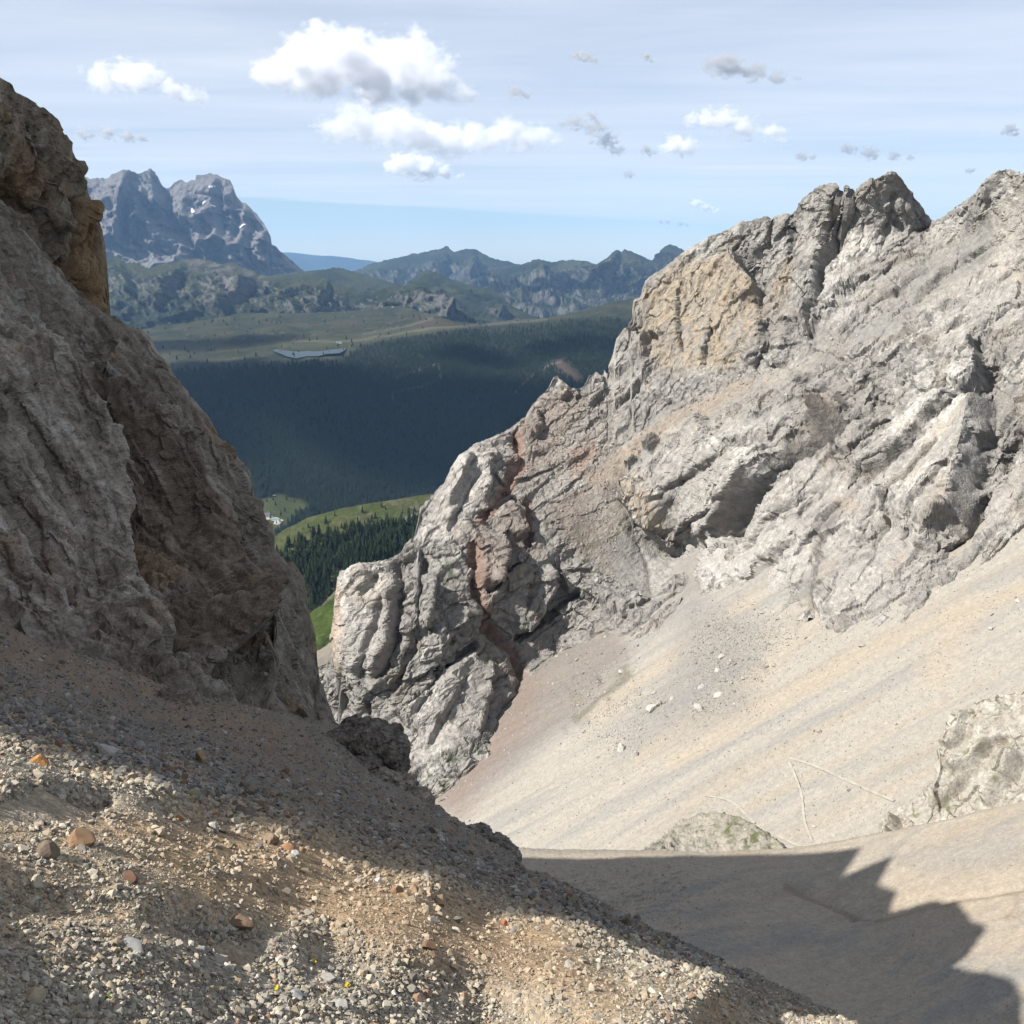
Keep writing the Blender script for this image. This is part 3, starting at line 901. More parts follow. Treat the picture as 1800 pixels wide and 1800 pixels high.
# crag at the right edge of the basin floor
ct = [(1515, 1480), (1545, 1462), (1560, 1440), (1575, 1422), (1600, 1415), (1630, 1400), (1650, 1370), (1655, 1320), (1668, 1300), (1690, 1262), (1698, 1242), (1720, 1232), (1760, 1222), (1800, 1212), (1900, 1180), (2000, 1185)]
C_ = Land(ct, [(1515, 1500), (1580, 1500), (1660, 1490), (1800, 1450), (2000, 1400)], [(1515, 1480, 178), (1580, 1470, 170), (1800, 1410, 160), (1690, 1265, 182), (1800, 1215, 176), (1700, 1400, 170), (2000, 1300, 160), (1900, 1180, 172)], 1515, 2000, 1.6, back=(40, 45, 14))
P, N, u, v = C_.flat
wob = fbm(P / 6.0, 3, seed=101)
uw, vw = u + 6 * wob, v + 6 * fbm(P / 6.0, 2, seed=102)
off = strokes(uw, vw, [('step', [(1798, 1320), (1780, 1370), (1730, 1420)], 6, 3, 60), ('step', [(1700, 1245), (1690, 1290), (1672, 1320)], 5, 2.0, 40), ('step', [(1780, 1290), (1720, 1330), (1690, 1370)], 6, 2.2, 50),
                       ('step', [(1720, 1340), (1690, 1390), (1640, 1420)], 6, 2.0, 50), ('step', [(1570, 1430), (1582, 1450), (1580, 1470)], 4, 2.5, 30), ('groove', [(1760, 1240), (1730, 1290), (1700, 1340)], 6, 1.2)])
fa, _ = facets(P / 6.0 + wob[:, None] * 0.5, 103, 1.0)
fb, _ = facets(P / 2.2 + wob[:, None], 104, 1.1)
off += 0.5 * fa + 0.25 * fb + 1.7 * (ridged(P / 9.0, 4, seed=105) - 0.45) + 0.5 * terrace(P[:, 2] + 0.5 * P[:, 0] + 3 * wob, 5.0, 0.85) + 0.25 * fbm(P / 0.7, 3, 0.65, seed=106)
C_.displace(off)
P = C_.flat[0]
c = mixc([0.41, 0.38, 0.325], [0.52, 0.49, 0.43], smooth(fbm(P / 4.0, 4, seed=107), -0.05, 0.3))
c = mixc(c, [0.30, 0.255, 0.19], 0.7 * smooth(fbm(P / 2.5, 4, 0.6, seed=108), 0.1, 0.35))
c = mixc(c, [0.17, 0.17, 0.08], 0.6 * smooth(fbm(P / 3.0, 3, seed=109), 0.25, 0.4))
tag(grid_mesh('rock_outcrop', C_.P, np.clip(c * 0.95, 0.02, 0.75), M_rock_near, False), 'craggy pale rock outcrop rising from the basin floor at the picture edge', 'rock', kind='structure')

# grassy knoll at the rim of the floor
kt = [(1110, 1502), (1145, 1488), (1170, 1468), (1195, 1447), (1225, 1434), (1255, 1429), (1290, 1436), (1330, 1455), (1360, 1475), (1378, 1490), (1385, 1500)]
K_ = Land(kt, [(1110, 1530), (1390, 1530)], [(1110, 1502, 193), (1385, 1500, 186), (1255, 1430, 208), (1255, 1500, 192), (1195, 1450, 209), (1330, 1460, 196)], 1110, 1388, 1.5, back=(14, 10, 8))
P, N, u, v = K_.flat
off = 0.8 * (ridged(P / 4.0, 4, seed=111) - 0.4) + 0.5 * facets(P / 2.0, 112)[0] + 0.2 * fbm(P / 0.6, 3, 0.6, seed=113)
K_.displace(off)
gr = smooth(fbm(P / 3.0, 4, 0.6, seed=114), -0.05, 0.25) * poly_mask(u, v, [(1260, 1430), (1300, 1440), (1385, 1500), (1330, 1500), (1270, 1470)], 20)
gr = np.maximum(gr, 0.7 * smooth(fbm(P / 2.0, 4, 0.6, seed=115), 0.2, 0.4))
c = mixc(mixc([0.42, 0.39, 0.33], [0.50, 0.46, 0.38], smooth(fbm(P / 1.5, 3, seed=116), -0.2, 0.3)), [0.14, 0.15, 0.06], np.clip(gr * 1.1, 0, 0.9))
tag(grid_mesh('knoll', K_.P, c * 0.74, M_rock_near), 'low grassy rock knoll at the rim of the basin floor', 'knoll', kind='structure')
# ------------------------------------------------------------------ the shaded cliffs on the left
def cliff(name, top, bot, marks, u0, u1, step, items, seed, dip, label, colf, back=(18, 30, 14), amp=1.0, fade=0.35):
    Ld = Land(top, bot, marks, u0, u1, step, back=back)
    P, N, u, v = Ld.flat
    a1 = np.array(dip, float); a1 /= np.linalg.norm(a1)
    a2 = np.cross(a1, [0.2, 1.0, 0.1]); a2 /= np.linalg.norm(a2)
    a3 = np.cross(a1, a2)
    Q = np.stack([P @ a1 / 4.0, P @ a2, P @ a3], -1)
    wob = fbm(P / 4.0, 3, seed=seed)
    wob2 = fbm(P / 4.0, 3, seed=seed + 1)
    uw, vw = u + 9 * wob, v + 9 * wob2
    off = strokes(uw, vw, items)
    off += amp * (1.1 * fbm(P / 12.0, 3, seed=seed + 5) + 1.0 * (ridged(Q / 5.0, 3, 0.5, seed=seed + 6) - 0.4))
    rowi = np.abs(np.arange(Ld.P.shape[0]) - (Ld.nfront - 1)).repeat(Ld.P.shape[1]).astype(float)
    Ld.displace(off * (fade + (1 - fade) * smooth(rowi, 0, 60)))
    Ld.renormal()
    P = Ld.flat[0]
    Q = np.stack([P @ a1 / 4.0, P @ a2, P @ a3], -1)
    fa, _ = facets(Q / 3.6 + wob[:, None] * 0.4, seed + 2, 1.0)
    fb, _ = facets(Q / 1.3 + wob2[:, None] * 0.5, seed + 3, 1.1)
    fc, _ = facets(P / 0.5 + wob[:, None], seed + 4, 1.1)
    el = Ld.edge_len()
    aa = lambda lam: smooth(lam / el, 1.6, 5.0)
    rel = 0.7 * fa * aa(3.6) + 0.38 * fb * aa(1.3) + 0.17 * fc * aa(0.5) + 0.10 * fbm(P / 0.35, 3, 0.6, seed=seed + 7) * aa(0.45) + 0.45 * (ridged(Q / 1.6, 3, seed=seed + 9) - 0.4) * aa(1.3)
    rel -= 0.8 * cracks(Q / 2.6 + wob[:, None] * 0.4, seed + 30) * aa(1.4) + 0.4 * cracks(Q / 0.9 + wob2[:, None] * 0.6, seed + 31, 0.06) * aa(0.7)
    n1 = np.cross(a1, Ld.N.reshape(-1, 3).mean(0)); n1 /= np.linalg.norm(n1)
    if n1[0] < 0:
        n1 = -n1
    j1, j2 = P @ n1, P @ a1
    w1, w2, w3 = fbm(P / 7.0, 3, seed=seed + 41), fbm(P / 2.4, 3, seed=seed + 42), fbm(P / 9.0, 2, seed=seed + 43)
    ter = 0.75 * terrace(j1 + 1.2 * w1 + 0.3 * w2, 4.2, 0.85) * aa(1.4) * smooth(w3, -0.35, 0.15) + 0.36 * terrace(j1 + 0.8 * w1 + 0.4 * w2, 1.5, 0.8) * aa(0.9) + 0.14 * terrace(j1 + 0.4 * w2, 0.6, 0.7) * aa(0.6)
    ter += 0.22 * terrace(j2 + 2 * w2, 2.4, 0.85) * aa(1.0)
    rel = 0.6 * rel + 0.8 * ter
    Ld.displace(amp * rel * (0.45 + 0.55 * smooth(rowi, 0, 10)))
    Ld.relax()
    P = Ld.flat[0]
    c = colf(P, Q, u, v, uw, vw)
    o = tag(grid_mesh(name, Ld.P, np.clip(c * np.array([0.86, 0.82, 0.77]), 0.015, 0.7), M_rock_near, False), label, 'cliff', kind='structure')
    return Ld, o


def brown_rock(P, Q, u, v, uw, vw):
    g = fbm(Q / 2.2, 4, 0.6, seed=201)
    g2 = fbm(P / 6.0, 3, seed=202)
    g3 = fbm(P / 0.4, 3, 0.65, seed=203)
    c = mixc([0.275, 0.245, 0.21], [0.40, 0.375, 0.34], smooth(g + 0.4 * g2, 0.0, 0.4) * 0.9)
    c = mixc(c, [0.185, 0.165, 0.145], smooth(fbm(Q / 1.2, 4, 0.6, seed=204), 0.05, 0.4) * 0.65)
    c = mixc(c, [0.50, 0.48, 0.45], 0.75 * smooth(fbm(Q / (3.2, 1.1, 1.1), 4, 0.6, seed=205) + 0.35 * g2, 0.1, 0.45))
    c = mixc(c, [0.33, 0.22, 0.125], 0.5 * smooth(g2, 0.15, 0.45))
    return c * (1 + 0.28 * g3)[:, None]


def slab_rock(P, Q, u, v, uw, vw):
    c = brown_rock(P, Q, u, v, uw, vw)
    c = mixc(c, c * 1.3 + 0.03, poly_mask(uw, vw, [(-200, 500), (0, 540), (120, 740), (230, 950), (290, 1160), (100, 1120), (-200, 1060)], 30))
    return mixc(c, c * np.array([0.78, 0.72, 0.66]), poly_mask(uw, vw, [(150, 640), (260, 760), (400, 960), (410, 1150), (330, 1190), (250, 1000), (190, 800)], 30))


def tower_rock(P, Q, u, v, uw, vw):
    c = brown_rock(P, Q, u, v, uw, vw) * np.array([1.0, 0.95, 0.88])
    c = mixc(c, [0.40, 0.26, 0.135], 0.75 * poly_mask(uw, vw, [(125, 340), (160, 380), (190, 560), (150, 540), (130, 430)], 14))
    c = mixc(c, [0.36, 0.21, 0.11], 0.55 * poly_mask(uw, vw, [(0, 240), (50, 290), (60, 350), (0, 360)], 25))
    return c


# upper tower
UT = [(-260, -60), (-120, 20), (-40, 110), (0, 136), (20, 150), (24, 160), (50, 172), (72, 186), (86, 198), (100, 210), (106, 228), (118, 258), (136, 288), (148, 310), (152, 338), (160, 355), (170, 385), (178, 420), (184, 450), (187, 490),
      (189, 540), (190, 560), (215, 700)]
LT_, _o = cliff('cliff_tower', UT, [(-260, 760), (0, 760), (120, 760), (215, 760)],
                [(-260, 0, 78), (-260, 600, 74), (0, 140, 90), (0, 400, 88), (0, 700, 86), (100, 240, 96), (100, 500, 93), (150, 340, 100), (188, 500, 104), (190, 700, 103), (140, 700, 98)], -150, 214, 2.1,
                [('groove', [(128, 330), (122, 360), (125, 420), (130, 500)], 6, 2.0), ('step', [(95, 205), (105, 260), (125, 320), (120, 360)], 6, 2.0, 40), ('groove', [(0, 330), (60, 380), (100, 450), (150, 520)], 10, 1.6),
                 ('step', [(20, 170), (40, 260), (80, 330), (110, 420)], 8, 2.0, 60), ('groove', [(160, 400), (165, 470), (168, 530)], 5, 1.4), ('groove', [(145, 400), (150, 470), (155, 540)], 4, 1.2), ('ridge', [(140, 360), (150, 450), (160, 540)], 10, 1.0),
                 ('groove', [(50, 230), (60, 300), (60, 350)], 8, 1.2)],
                211, (0.15, 0.3, 1.0), 'brown shaded rock tower above the slabs at the picture edge', tower_rock, back=(16, 34, 14))

# main slab of ribs, below it
US = [(-260, 60), (-100, 250), (0, 350), (40, 400), (100, 478), (150, 524), (190, 556), (245, 580), (262, 596), (280, 622), (300, 650), (330, 690), (360, 732), (380, 770), (405, 795), (425, 815), (436, 830), (442, 850), (440, 880), (444, 912),
      (448, 960), (452, 1010), (456, 1060), (458, 1110), (458, 1170), (456, 1230), (470, 1245), (480, 1300)]
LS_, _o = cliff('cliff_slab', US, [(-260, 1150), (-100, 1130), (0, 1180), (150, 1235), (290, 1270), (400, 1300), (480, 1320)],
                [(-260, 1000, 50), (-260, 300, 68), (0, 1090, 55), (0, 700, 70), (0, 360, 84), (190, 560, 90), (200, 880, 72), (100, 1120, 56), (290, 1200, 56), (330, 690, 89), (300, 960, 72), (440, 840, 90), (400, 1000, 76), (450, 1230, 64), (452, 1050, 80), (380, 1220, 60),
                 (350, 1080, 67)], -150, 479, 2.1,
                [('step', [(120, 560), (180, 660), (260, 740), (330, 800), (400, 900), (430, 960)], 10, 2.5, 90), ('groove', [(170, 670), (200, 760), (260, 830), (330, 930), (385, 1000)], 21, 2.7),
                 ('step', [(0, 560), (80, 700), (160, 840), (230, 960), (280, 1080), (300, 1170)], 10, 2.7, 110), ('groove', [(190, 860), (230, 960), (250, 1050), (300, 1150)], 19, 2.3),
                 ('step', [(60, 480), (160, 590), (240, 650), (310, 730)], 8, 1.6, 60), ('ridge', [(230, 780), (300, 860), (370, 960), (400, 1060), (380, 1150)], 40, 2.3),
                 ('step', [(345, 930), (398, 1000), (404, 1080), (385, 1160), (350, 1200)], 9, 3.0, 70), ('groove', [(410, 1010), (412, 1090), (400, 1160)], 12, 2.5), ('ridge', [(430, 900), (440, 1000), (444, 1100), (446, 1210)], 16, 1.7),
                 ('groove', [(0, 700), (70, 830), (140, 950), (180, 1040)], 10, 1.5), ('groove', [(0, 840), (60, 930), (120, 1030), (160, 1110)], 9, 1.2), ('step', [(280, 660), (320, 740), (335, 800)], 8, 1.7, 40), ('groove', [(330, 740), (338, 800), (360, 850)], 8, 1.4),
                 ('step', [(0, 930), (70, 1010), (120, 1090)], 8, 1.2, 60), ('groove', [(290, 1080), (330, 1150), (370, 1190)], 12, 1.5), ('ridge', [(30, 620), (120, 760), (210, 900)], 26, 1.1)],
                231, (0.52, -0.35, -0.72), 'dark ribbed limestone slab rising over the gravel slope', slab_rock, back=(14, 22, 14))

# slab farther round the corner
UB = [(425, 905), (438, 925), (450, 930), (466, 945), (480, 965), (500, 978), (515, 985), (530, 1005), (538, 1020), (541, 1050), (546, 1080), (548, 1110), (556, 1120), (555, 1135), (550, 1150), (556, 1180), (566, 1210), (578, 1245), (590, 1275), (615, 1330)]
LB_, _o = cliff('cliff_buttress', UB, [(425, 1360), (615, 1390)], [(440, 930, 112), (440, 1250, 94), (540, 1010, 118), (550, 1130, 114), (590, 1280, 104), (500, 1280, 96), (500, 1100, 106), (600, 1370, 98)], 425, 614, 1.7,
                [('step', [(500, 985), (530, 1040), (545, 1100), (552, 1125)], 6, 1.2, 30), ('groove', [(455, 960), (490, 1050), (530, 1160), (560, 1240)], 8, 0.9), ('groove', [(500, 1010), (525, 1080)], 6, 0.8)],
                251, (0.35, -0.3, -0.85), 'steep grey rock slab standing behind the ribbed cliff corner', brown_rock, back=(16, 24, 12), amp=0.8)

# ------------------------------------------------------------------ the gravel slope the viewer stands on
FG_MARKS = [(0, 1290, 4.7), (0, 1500, 2.9), (0, 1800, 1.95), (250, 1373, 5.0), (500, 1457, 5.3), (750, 1540, 5.5), (1000, 1625, 5.7), (1250, 1712, 5.9), (1500, 1795, 6.1), (500, 1620, 3.6), (900, 1800, 3.3), (1300, 1800, 4.9), (450, 1800, 2.6),
            (0, 1230, 8.5), (0, 1160, 18), (0, 1100, 42), (250, 1310, 9), (250, 1250, 20), (250, 1195, 45), (400, 1330, 12), (430, 1250, 42), (600, 1290, 62), (600, 1400, 12), (500, 1390, 9.5), (650, 1370, 30), (730, 1400, 38), (720, 1470, 11), (850, 1530, 11.5), (900, 1495, 36), (1000, 1550, 32),
            (1000, 1590, 9.5), (1250, 1685, 22), (1500, 1790, 10), (-400, 1000, 40), (-400, 1300, 3.0), (-500, 1800, 1.3), (1500, 2200, 3.6), (800, 2300, 1.9), (0, 2300, 1.2), (1800, 2000, 5.5), (2200, 2200, 5.6)]
FG_TOP = [(-600, 960), (-300, 1010), (-100, 1045), (0, 1078), (100, 1105), (200, 1140), (290, 1180), (400, 1225), (500, 1252), (590, 1272), (640, 1320), (690, 1365), (715, 1385), (735, 1392), (775, 1420), (810, 1445), (850, 1462), (880, 1482), (905, 1500), (915, 1520), (922, 1528),
          (1000, 1556), (1100, 1606), (1250, 1680), (1400, 1748), (1500, 1800), (1800, 1960), (2300, 2210)]
FG = Land(FG_TOP, [(-600, 2600), (2300, 2600)], FG_MARKS, -420, 2050, 4.2, rows=400, back=(26, 34, 14), power=0.62)
P, N, u, v = FG.flat
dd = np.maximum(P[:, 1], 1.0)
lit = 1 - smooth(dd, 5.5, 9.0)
n1 = fbm(P / 1.6, 4, seed=301)
n2 = fbm(P / 0.35, 3, 0.6, seed=302)
n3 = fbm(P / 6.0, 4, seed=303)
off = lit * (0.035 * n1 + 0.022 * n2 + 0.008 * fbm(P / 0.07, 3, 0.6, seed=304)) + (1 - lit) * (0.10 * n1 + 0.35 * n3 * smooth(dd, 8, 30) + 0.05 * n2)
off += lit * strokes(u + 8 * n2 * 4, v + 8 * n1 * 4, [
    ('step', [(600, 1478), (480, 1440), (330, 1415), (180, 1398), (60, 1402), (-60, 1405)], 16, 0.035, 110),
    ('groove', [(-60, 1425), (90, 1418), (190, 1408)], 12, 0.045), ('ridge', [(-50, 1500), (150, 1530), (330, 1600), (520, 1660)], 40, 0.035), ('groove', [(40, 1570), (200, 1600), (380, 1660), (420, 1690)], 18, 0.03),
    ('groove', [(560, 1700), (700, 1760), (850, 1800)], 26, 0.035), ('ridge', [(480, 1690), (640, 1740), (800, 1790)], 22, 0.03), ('step', [(1000, 1800), (850, 1740), (700, 1690), (560, 1650)], 12, 0.03, 90),
    ('groove', [(700, 1560), (900, 1640), (1100, 1710)], 30, 0.02)])
FG.displace(off)
P = FG.flat[0]
fall = np.stack([P[:, 1] / 5.0 + P[:, 0] / 20, (P[:, 1] * 0.55 - P[:, 0] * 0.65) / 0.9, 0 * u], -1)
s1 = fbm(fall, 4, 0.55, seed=311)
wu, wv = u + 30 * n1, v + 26 * n3
c = mixc([0.40, 0.325, 0.235], [0.31, 0.30, 0.275], smooth(s1 + 0.4 * n1, 0.0, 0.35) * 0.8)
c = mixc(c, [0.33, 0.235, 0.145], 0.7 * smooth(n1 - 0.3 * s1, 0.05, 0.4))
c = mixc(c, [0.37, 0.265, 0.165], 0.75 * poly_mask(wu, wv, [(150, 1430), (560, 1440), (1000, 1640), (1100, 1760), (800, 1720), (520, 1620), (330, 1560)], 40))
c = mixc(c, [0.46, 0.41, 0.335], 0.6 * poly_mask(wu, wv, [(500, 1700), (640, 1715), (900, 1800), (700, 1810)], 30))
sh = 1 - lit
c = mixc(c, mixc([0.20, 0.188, 0.172], [0.225, 0.175, 0.13], smooth(s1, -0.05, 0.25)), 0.9 * sh)  # shade put into the colour: darker gravel beyond the sunlit strip
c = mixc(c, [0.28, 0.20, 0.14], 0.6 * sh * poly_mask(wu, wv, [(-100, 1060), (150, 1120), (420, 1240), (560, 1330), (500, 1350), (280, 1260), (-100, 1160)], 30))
c *= (1 + 0.3 * fbm(P / np.maximum(dd * 0.012, 0.03)[:, None], 2, 0.7, seed=313))[:, None]
M_fg = ground_material('gravel_earth', [0.06, 0.018], [0.02, 0.008], 0.30)
tag(grid_mesh('gravel_slope', FG.P, np.clip(c * mixc(np.array([1.0, 0.95, 0.88]), np.array([1.12, 1.06, 0.98]), lit), 0.02, 0.7), M_fg), 'steep gravel slope in the foreground, its near strip sunlit', 'ground', kind='structure')  # the sunlit strip is also lightened in its colour

# the same slope beside and behind the viewer
nearp = FG.P[(FG.P[..., 1] < 3.2) & (FG.P[..., 1] > 0.9)]
pc, *_ = np.linalg.lstsq(np.c_[nearp[:, :2], np.ones(len(nearp))], nearp[:, 2], rcond=None)
gx_, gy_ = np.meshgrid(np.arange(-14, 5.01, 0.1), np.arange(-6, 3.61, 0.1))
G_ = np.stack([gx_, gy_, pc[0] * gx_ + pc[1] * gy_ + pc[2] - 0.10], -1)
q = G_.reshape(-1, 3)
gn = fbm(q / 1.6, 4, seed=301)
G_[..., 2] += (0.035 * gn + 0.02 * fbm(q / 0.35, 3, 0.6, seed=302)).reshape(gx_.shape)
NEARG = G_
gc = mixc([0.40, 0.33, 0.245], [0.33, 0.245, 0.155], smooth(gn, 0.0, 0.4))
tag(grid_mesh('gravel_slope', G_, gc, M_fg), 'gravel slope going on beside and behind the viewer', 'ground', kind='structure')

# the ridge that goes on out of the picture on the left; its crest throws the shadows on the slope and the basin floor
def shadow_crest():
    pts = []
    floor_pts = [(905, 1505), (1130, 1503), (1390, 1497), (1540, 1478), (1585, 1490), (1540, 1515), (1480, 1540), (1455, 1558), (1530, 1560), (1585, 1565), (1560, 1600), (1535, 1625), (1600, 1640), (1650, 1645), (1625, 1680), (1700, 1705), (1790, 1720), (1800, 1760)]
    fp = unproject(np.array([p[0] for p in floor_pts], float), np.array([p[1] for p in floor_pts], float), LAND_FLOOR.D(np.array([p[0] for p in floor_pts], float), np.array([p[1] for p in floor_pts], float)))
    for p in fp:
        t = (p[0] + 0.70 * p[1]) / (-TOSUN[0] - 0.70 * TOSUN[1])
        pts.append(p + TOSUN * t)
    return np.array(pts)


CR = shadow_crest()
order = np.argsort(CR[:, 1])
CR = CR[order]
avg = np.stack([np.convolve(np.pad(CR[:, k], 1, 'edge'), [0.25, 0.5, 0.25], 'valid') for k in range(3)], -1)
CR = 0.45 * CR + 0.55 * avg
crest = [(-34, -40, -8), (-36, -24, 4), (-38, -14, 14), (-38.8, -11.3, 21), (-39.0, -10.9, 29), (-39.2, -10.4, 36), (-40, -4, 42), (-42, 15, 38), (-43, 40, 26), (-44, 58, 14)] + [tuple(p) for p in CR] + [(-112, 160, -60), (-120, 185, -110)]
crest = np.array(crest, float)
cl = np.concatenate([[0], np.cumsum(np.linalg.norm(np.diff(crest, axis=0), axis=1))])
tt = np.linspace(0, cl[-1], 420)
cx, cy, cz = (np.interp(tt, cl, crest[:, k]) for k in range(3))
prof = [(16, -90), (12, -45), (7, -18), (3.2, -6), (1.2, -1.6), (0, 0), (-2, -2), (-8, -10), (-24, -30), (-70, -90)]
rid = np.array([np.stack([cx + dx, cy, cz + dz], -1) for dx, dz in prof])
q = rid.reshape(-1, 3)
nz = np.stack([fbm(q / 9.0, 4, seed=321), fbm(q / 9.0, 4, seed=322), fbm(q / 7.0, 6, 0.6, seed=323)], -1)
wgt = np.clip(np.abs(np.array([d for d, _ in prof], float)) / 6.0, 0.45, 1.5).repeat(len(tt))
q = q + nz * wgt[:, None] * np.array([2.0, 1.0, 2.0])
cc = brown_rock(q, q, np.zeros(len(q)), np.zeros(len(q)), None, None)
tag(grid_mesh('rock_ridge', q.reshape(rid.shape), np.clip(cc, 0.02, 0.6), M_rock_near), 'jagged rock ridge continuing out of the picture beside the dark cliffs', 'ridge', kind='structure')
# ------------------------------------------------------------------ far country
M_far = ground_material('far_mountain', [60.0, 18.0], [14.0, 5.0], 0.18)
M_meadow = ground_material('alpine_meadow', [14.0, 4.0], [1.5, 0.5], 0.22)
M_peak = ground_material('far_rock', [90.0, 28.0], [22.0, 9.0], 0.14)
LANDS = {}


def far_land(name, label, cat, top, bot, marks, u0, u1, step, relief, colf, mat, items=(), back=(800, 500, 10), fade=0.15, rows=None, jag=2.2):
    Ld = Land(top, bot, marks, u0, u1, step, back=back, rows=rows, jag=jag)
    P, N, u, v = Ld.flat
    off = relief(P, u, v)
    if len(items):
        wob = fbm(P / relief.size, 3, seed=401)
        off = off + strokes(u + 3 * wob, v + 3 * fbm(P / relief.size, 2, seed=402), items)
    ef = fade + (1 - fade) * smooth(np.abs(np.arange(Ld.P.shape[0]) - (Ld.nfront - 1)).repeat(Ld.P.shape[1]).astype(float), 0, 22)
    hd = Ld.N * np.array([0.25, 1.0, 0.10])
    hd /= np.linalg.norm(hd, axis=2)[..., None] + 1e-9
    Ld.displace(off * ef, hd)
    P = Ld.flat[0]
    sl = Ld.slope().ravel()
    c = colf(P, u, v, sl) * 0.54
    o = tag(grid_mesh(name, Ld.P, np.clip(c, 0.008, 0.75), mat), label, cat, kind='structure')
    LANDS[label] = Ld
    return Ld


class Relief:
    def __init__(self, size, amp, seed, vert=1.0):
        self.size, self.amp, self.seed, self.vert = size, amp, seed, vert

    def __call__(self, P, u, v):
        q = P / np.array([self.size, self.size, self.size * self.vert])
        return self.amp * (1.4 * (ridged(q, 5, 0.52, seed=self.seed) - 0.42) + 0.45 * fbm(q * 0.45, 2, seed=self.seed + 7) + 0.25 * facets(q * 3.1, self.seed + 8)[0] + 0.11 * facets(q * 9.0, self.seed + 9)[0])


GRASS = np.array([0.066, 0.080, 0.036])
GRASS_DRY = np.array([0.115, 0.112, 0.06])
WOOD = np.array([0.022, 0.036, 0.018])
ROCKF = np.array([0.30, 0.285, 0.275])


def green_hill(size, rockiness=0.0, wood=0.4, dry=0.4, seed=500):
    def f(P, u, v, sl):
        g = fbm(P / size, 4, 0.55, seed=seed)
        g2 = fbm(P / (size * 0.3), 4, 0.6, seed=seed + 1)
        c = mixc(GRASS, GRASS_DRY, np.clip(smooth(g2, -0.2, 0.35) * dry * 2, 0, 1))
        c = mixc(c, WOOD, np.clip(smooth(g + 0.5 * g2, 0.25 - 0.5 * wood, 0.5 - 0.5 * wood), 0, 1) * 0.9)
        if rockiness > 0:
            rk = smooth(-sl + 0.25 * g2 + rockiness, 0.0, 0.2)
            c = mixc(c, ROCKF * 0.8, np.clip(rk, 0, 1) * 0.85)
        return c
    return f


# pale blue range on the horizon
far_land('mountain_range', 'pale blue mountain range along the horizon below the cloud edge', 'mountains', [(380, 447), (470, 446), (490, 443), (512, 444), (530, 446), (570, 450), (610, 453), (650, 458), (700, 468), (800, 475)], [(380, 500), (800, 500)],
         [(380, 470, 38000), (490, 445, 40000), (800, 480, 38000), (600, 490, 36000)], 380, 800, 3.0, Relief(3500, 250, 411), green_hill(2500, 0.2, 0.8), M_far, back=(3000, 1500, 6), jag=0.8)

# the big rock group on the left
PALA = [(-60, 330), (60, 300), (120, 305), (147, 306), (159, 313), (182, 311), (191, 313), (198, 306), (217, 297), (226, 297), (233, 301), (243, 304), (254, 300), (265, 294), (271, 301), (278, 313), (285, 330), (289, 336), (299, 332), (306, 322), (317, 314), (327, 320),
        (338, 314), (344, 317), (345, 307), (364, 305), (383, 307), (387, 310), (404, 315), (411, 327), (415, 341), (425, 355), (432, 356), (439, 362), (453, 378), (467, 397), (476, 415), (478, 429), (485, 432), (495, 443), (513, 457), (527, 471), (537, 478), (580, 490)]


def pala_col(P, u, v, sl):
    g = fbm(P / 500.0, 4, 0.55, seed=421)
    g2 = fbm(P / (130.0, 130.0, 50.0), 4, 0.6, seed=422)
    c = mixc([0.33, 0.31, 0.30], [0.24, 0.23, 0.23], smooth(g2, -0.1, 0.35))
    c = mixc(c, [0.40, 0.35, 0.30], smooth(g, 0.05, 0.4) * 0.6)
    c = mixc(c, [0.42, 0.40, 0.37], 0.7 * line_mask(u, v, [(455, 484), (490, 476), (525, 474)], 9, 7))
    c = mixc(c, [0.42, 0.27, 0.20], 0.7 * line_mask(u, v, [(415, 425), (420, 440)], 4, 3))
    return c


far_land('rocky_peak', 'jagged grey rock peaks with snow patches on the far skyline', 'mountain', PALA, [(-60, 540), (580, 540)],
         [(-60, 340, 13200), (0, 520, 11800), (217, 300, 13100), (265, 296, 13500), (364, 305, 13600), (453, 378, 13300), (537, 478, 12900), (200, 470, 12100), (300, 480, 12200), (430, 490, 12400), (300, 400, 13000), (180, 380, 12600)], -20, 580, 2.0,
         Relief(800, 430, 423, 1.6), pala_col, M_peak,
         [('step', [(224, 296), (222, 330), (216, 370), (210, 405), (206, 430)], 5, 420, 90), ('step', [(240, 380), (236, 410), (228, 440)], 5, 160, 40), ('step', [(268, 295), (272, 330), (290, 370)], 4, 150, 30), ('groove', [(288, 338), (300, 380), (330, 420), (350, 450)], 9, 260),
          ('step', [(386, 308), (385, 350), (392, 400), (400, 440)], 6, 260, 60), ('step', [(330, 320), (335, 360), (350, 400)], 5, 130, 40), ('step', [(440, 365), (440, 400), (430, 440), (440, 470)], 5, 220, 50), ('groove', [(415, 345), (420, 390), (415, 430)], 6, 150),
          ('step', [(470, 400), (478, 440), (470, 470)], 5, 150, 40), ('step', [(365, 415), (372, 440), (360, 460)], 5, 180, 30)], back=(1500, 1500, 10))

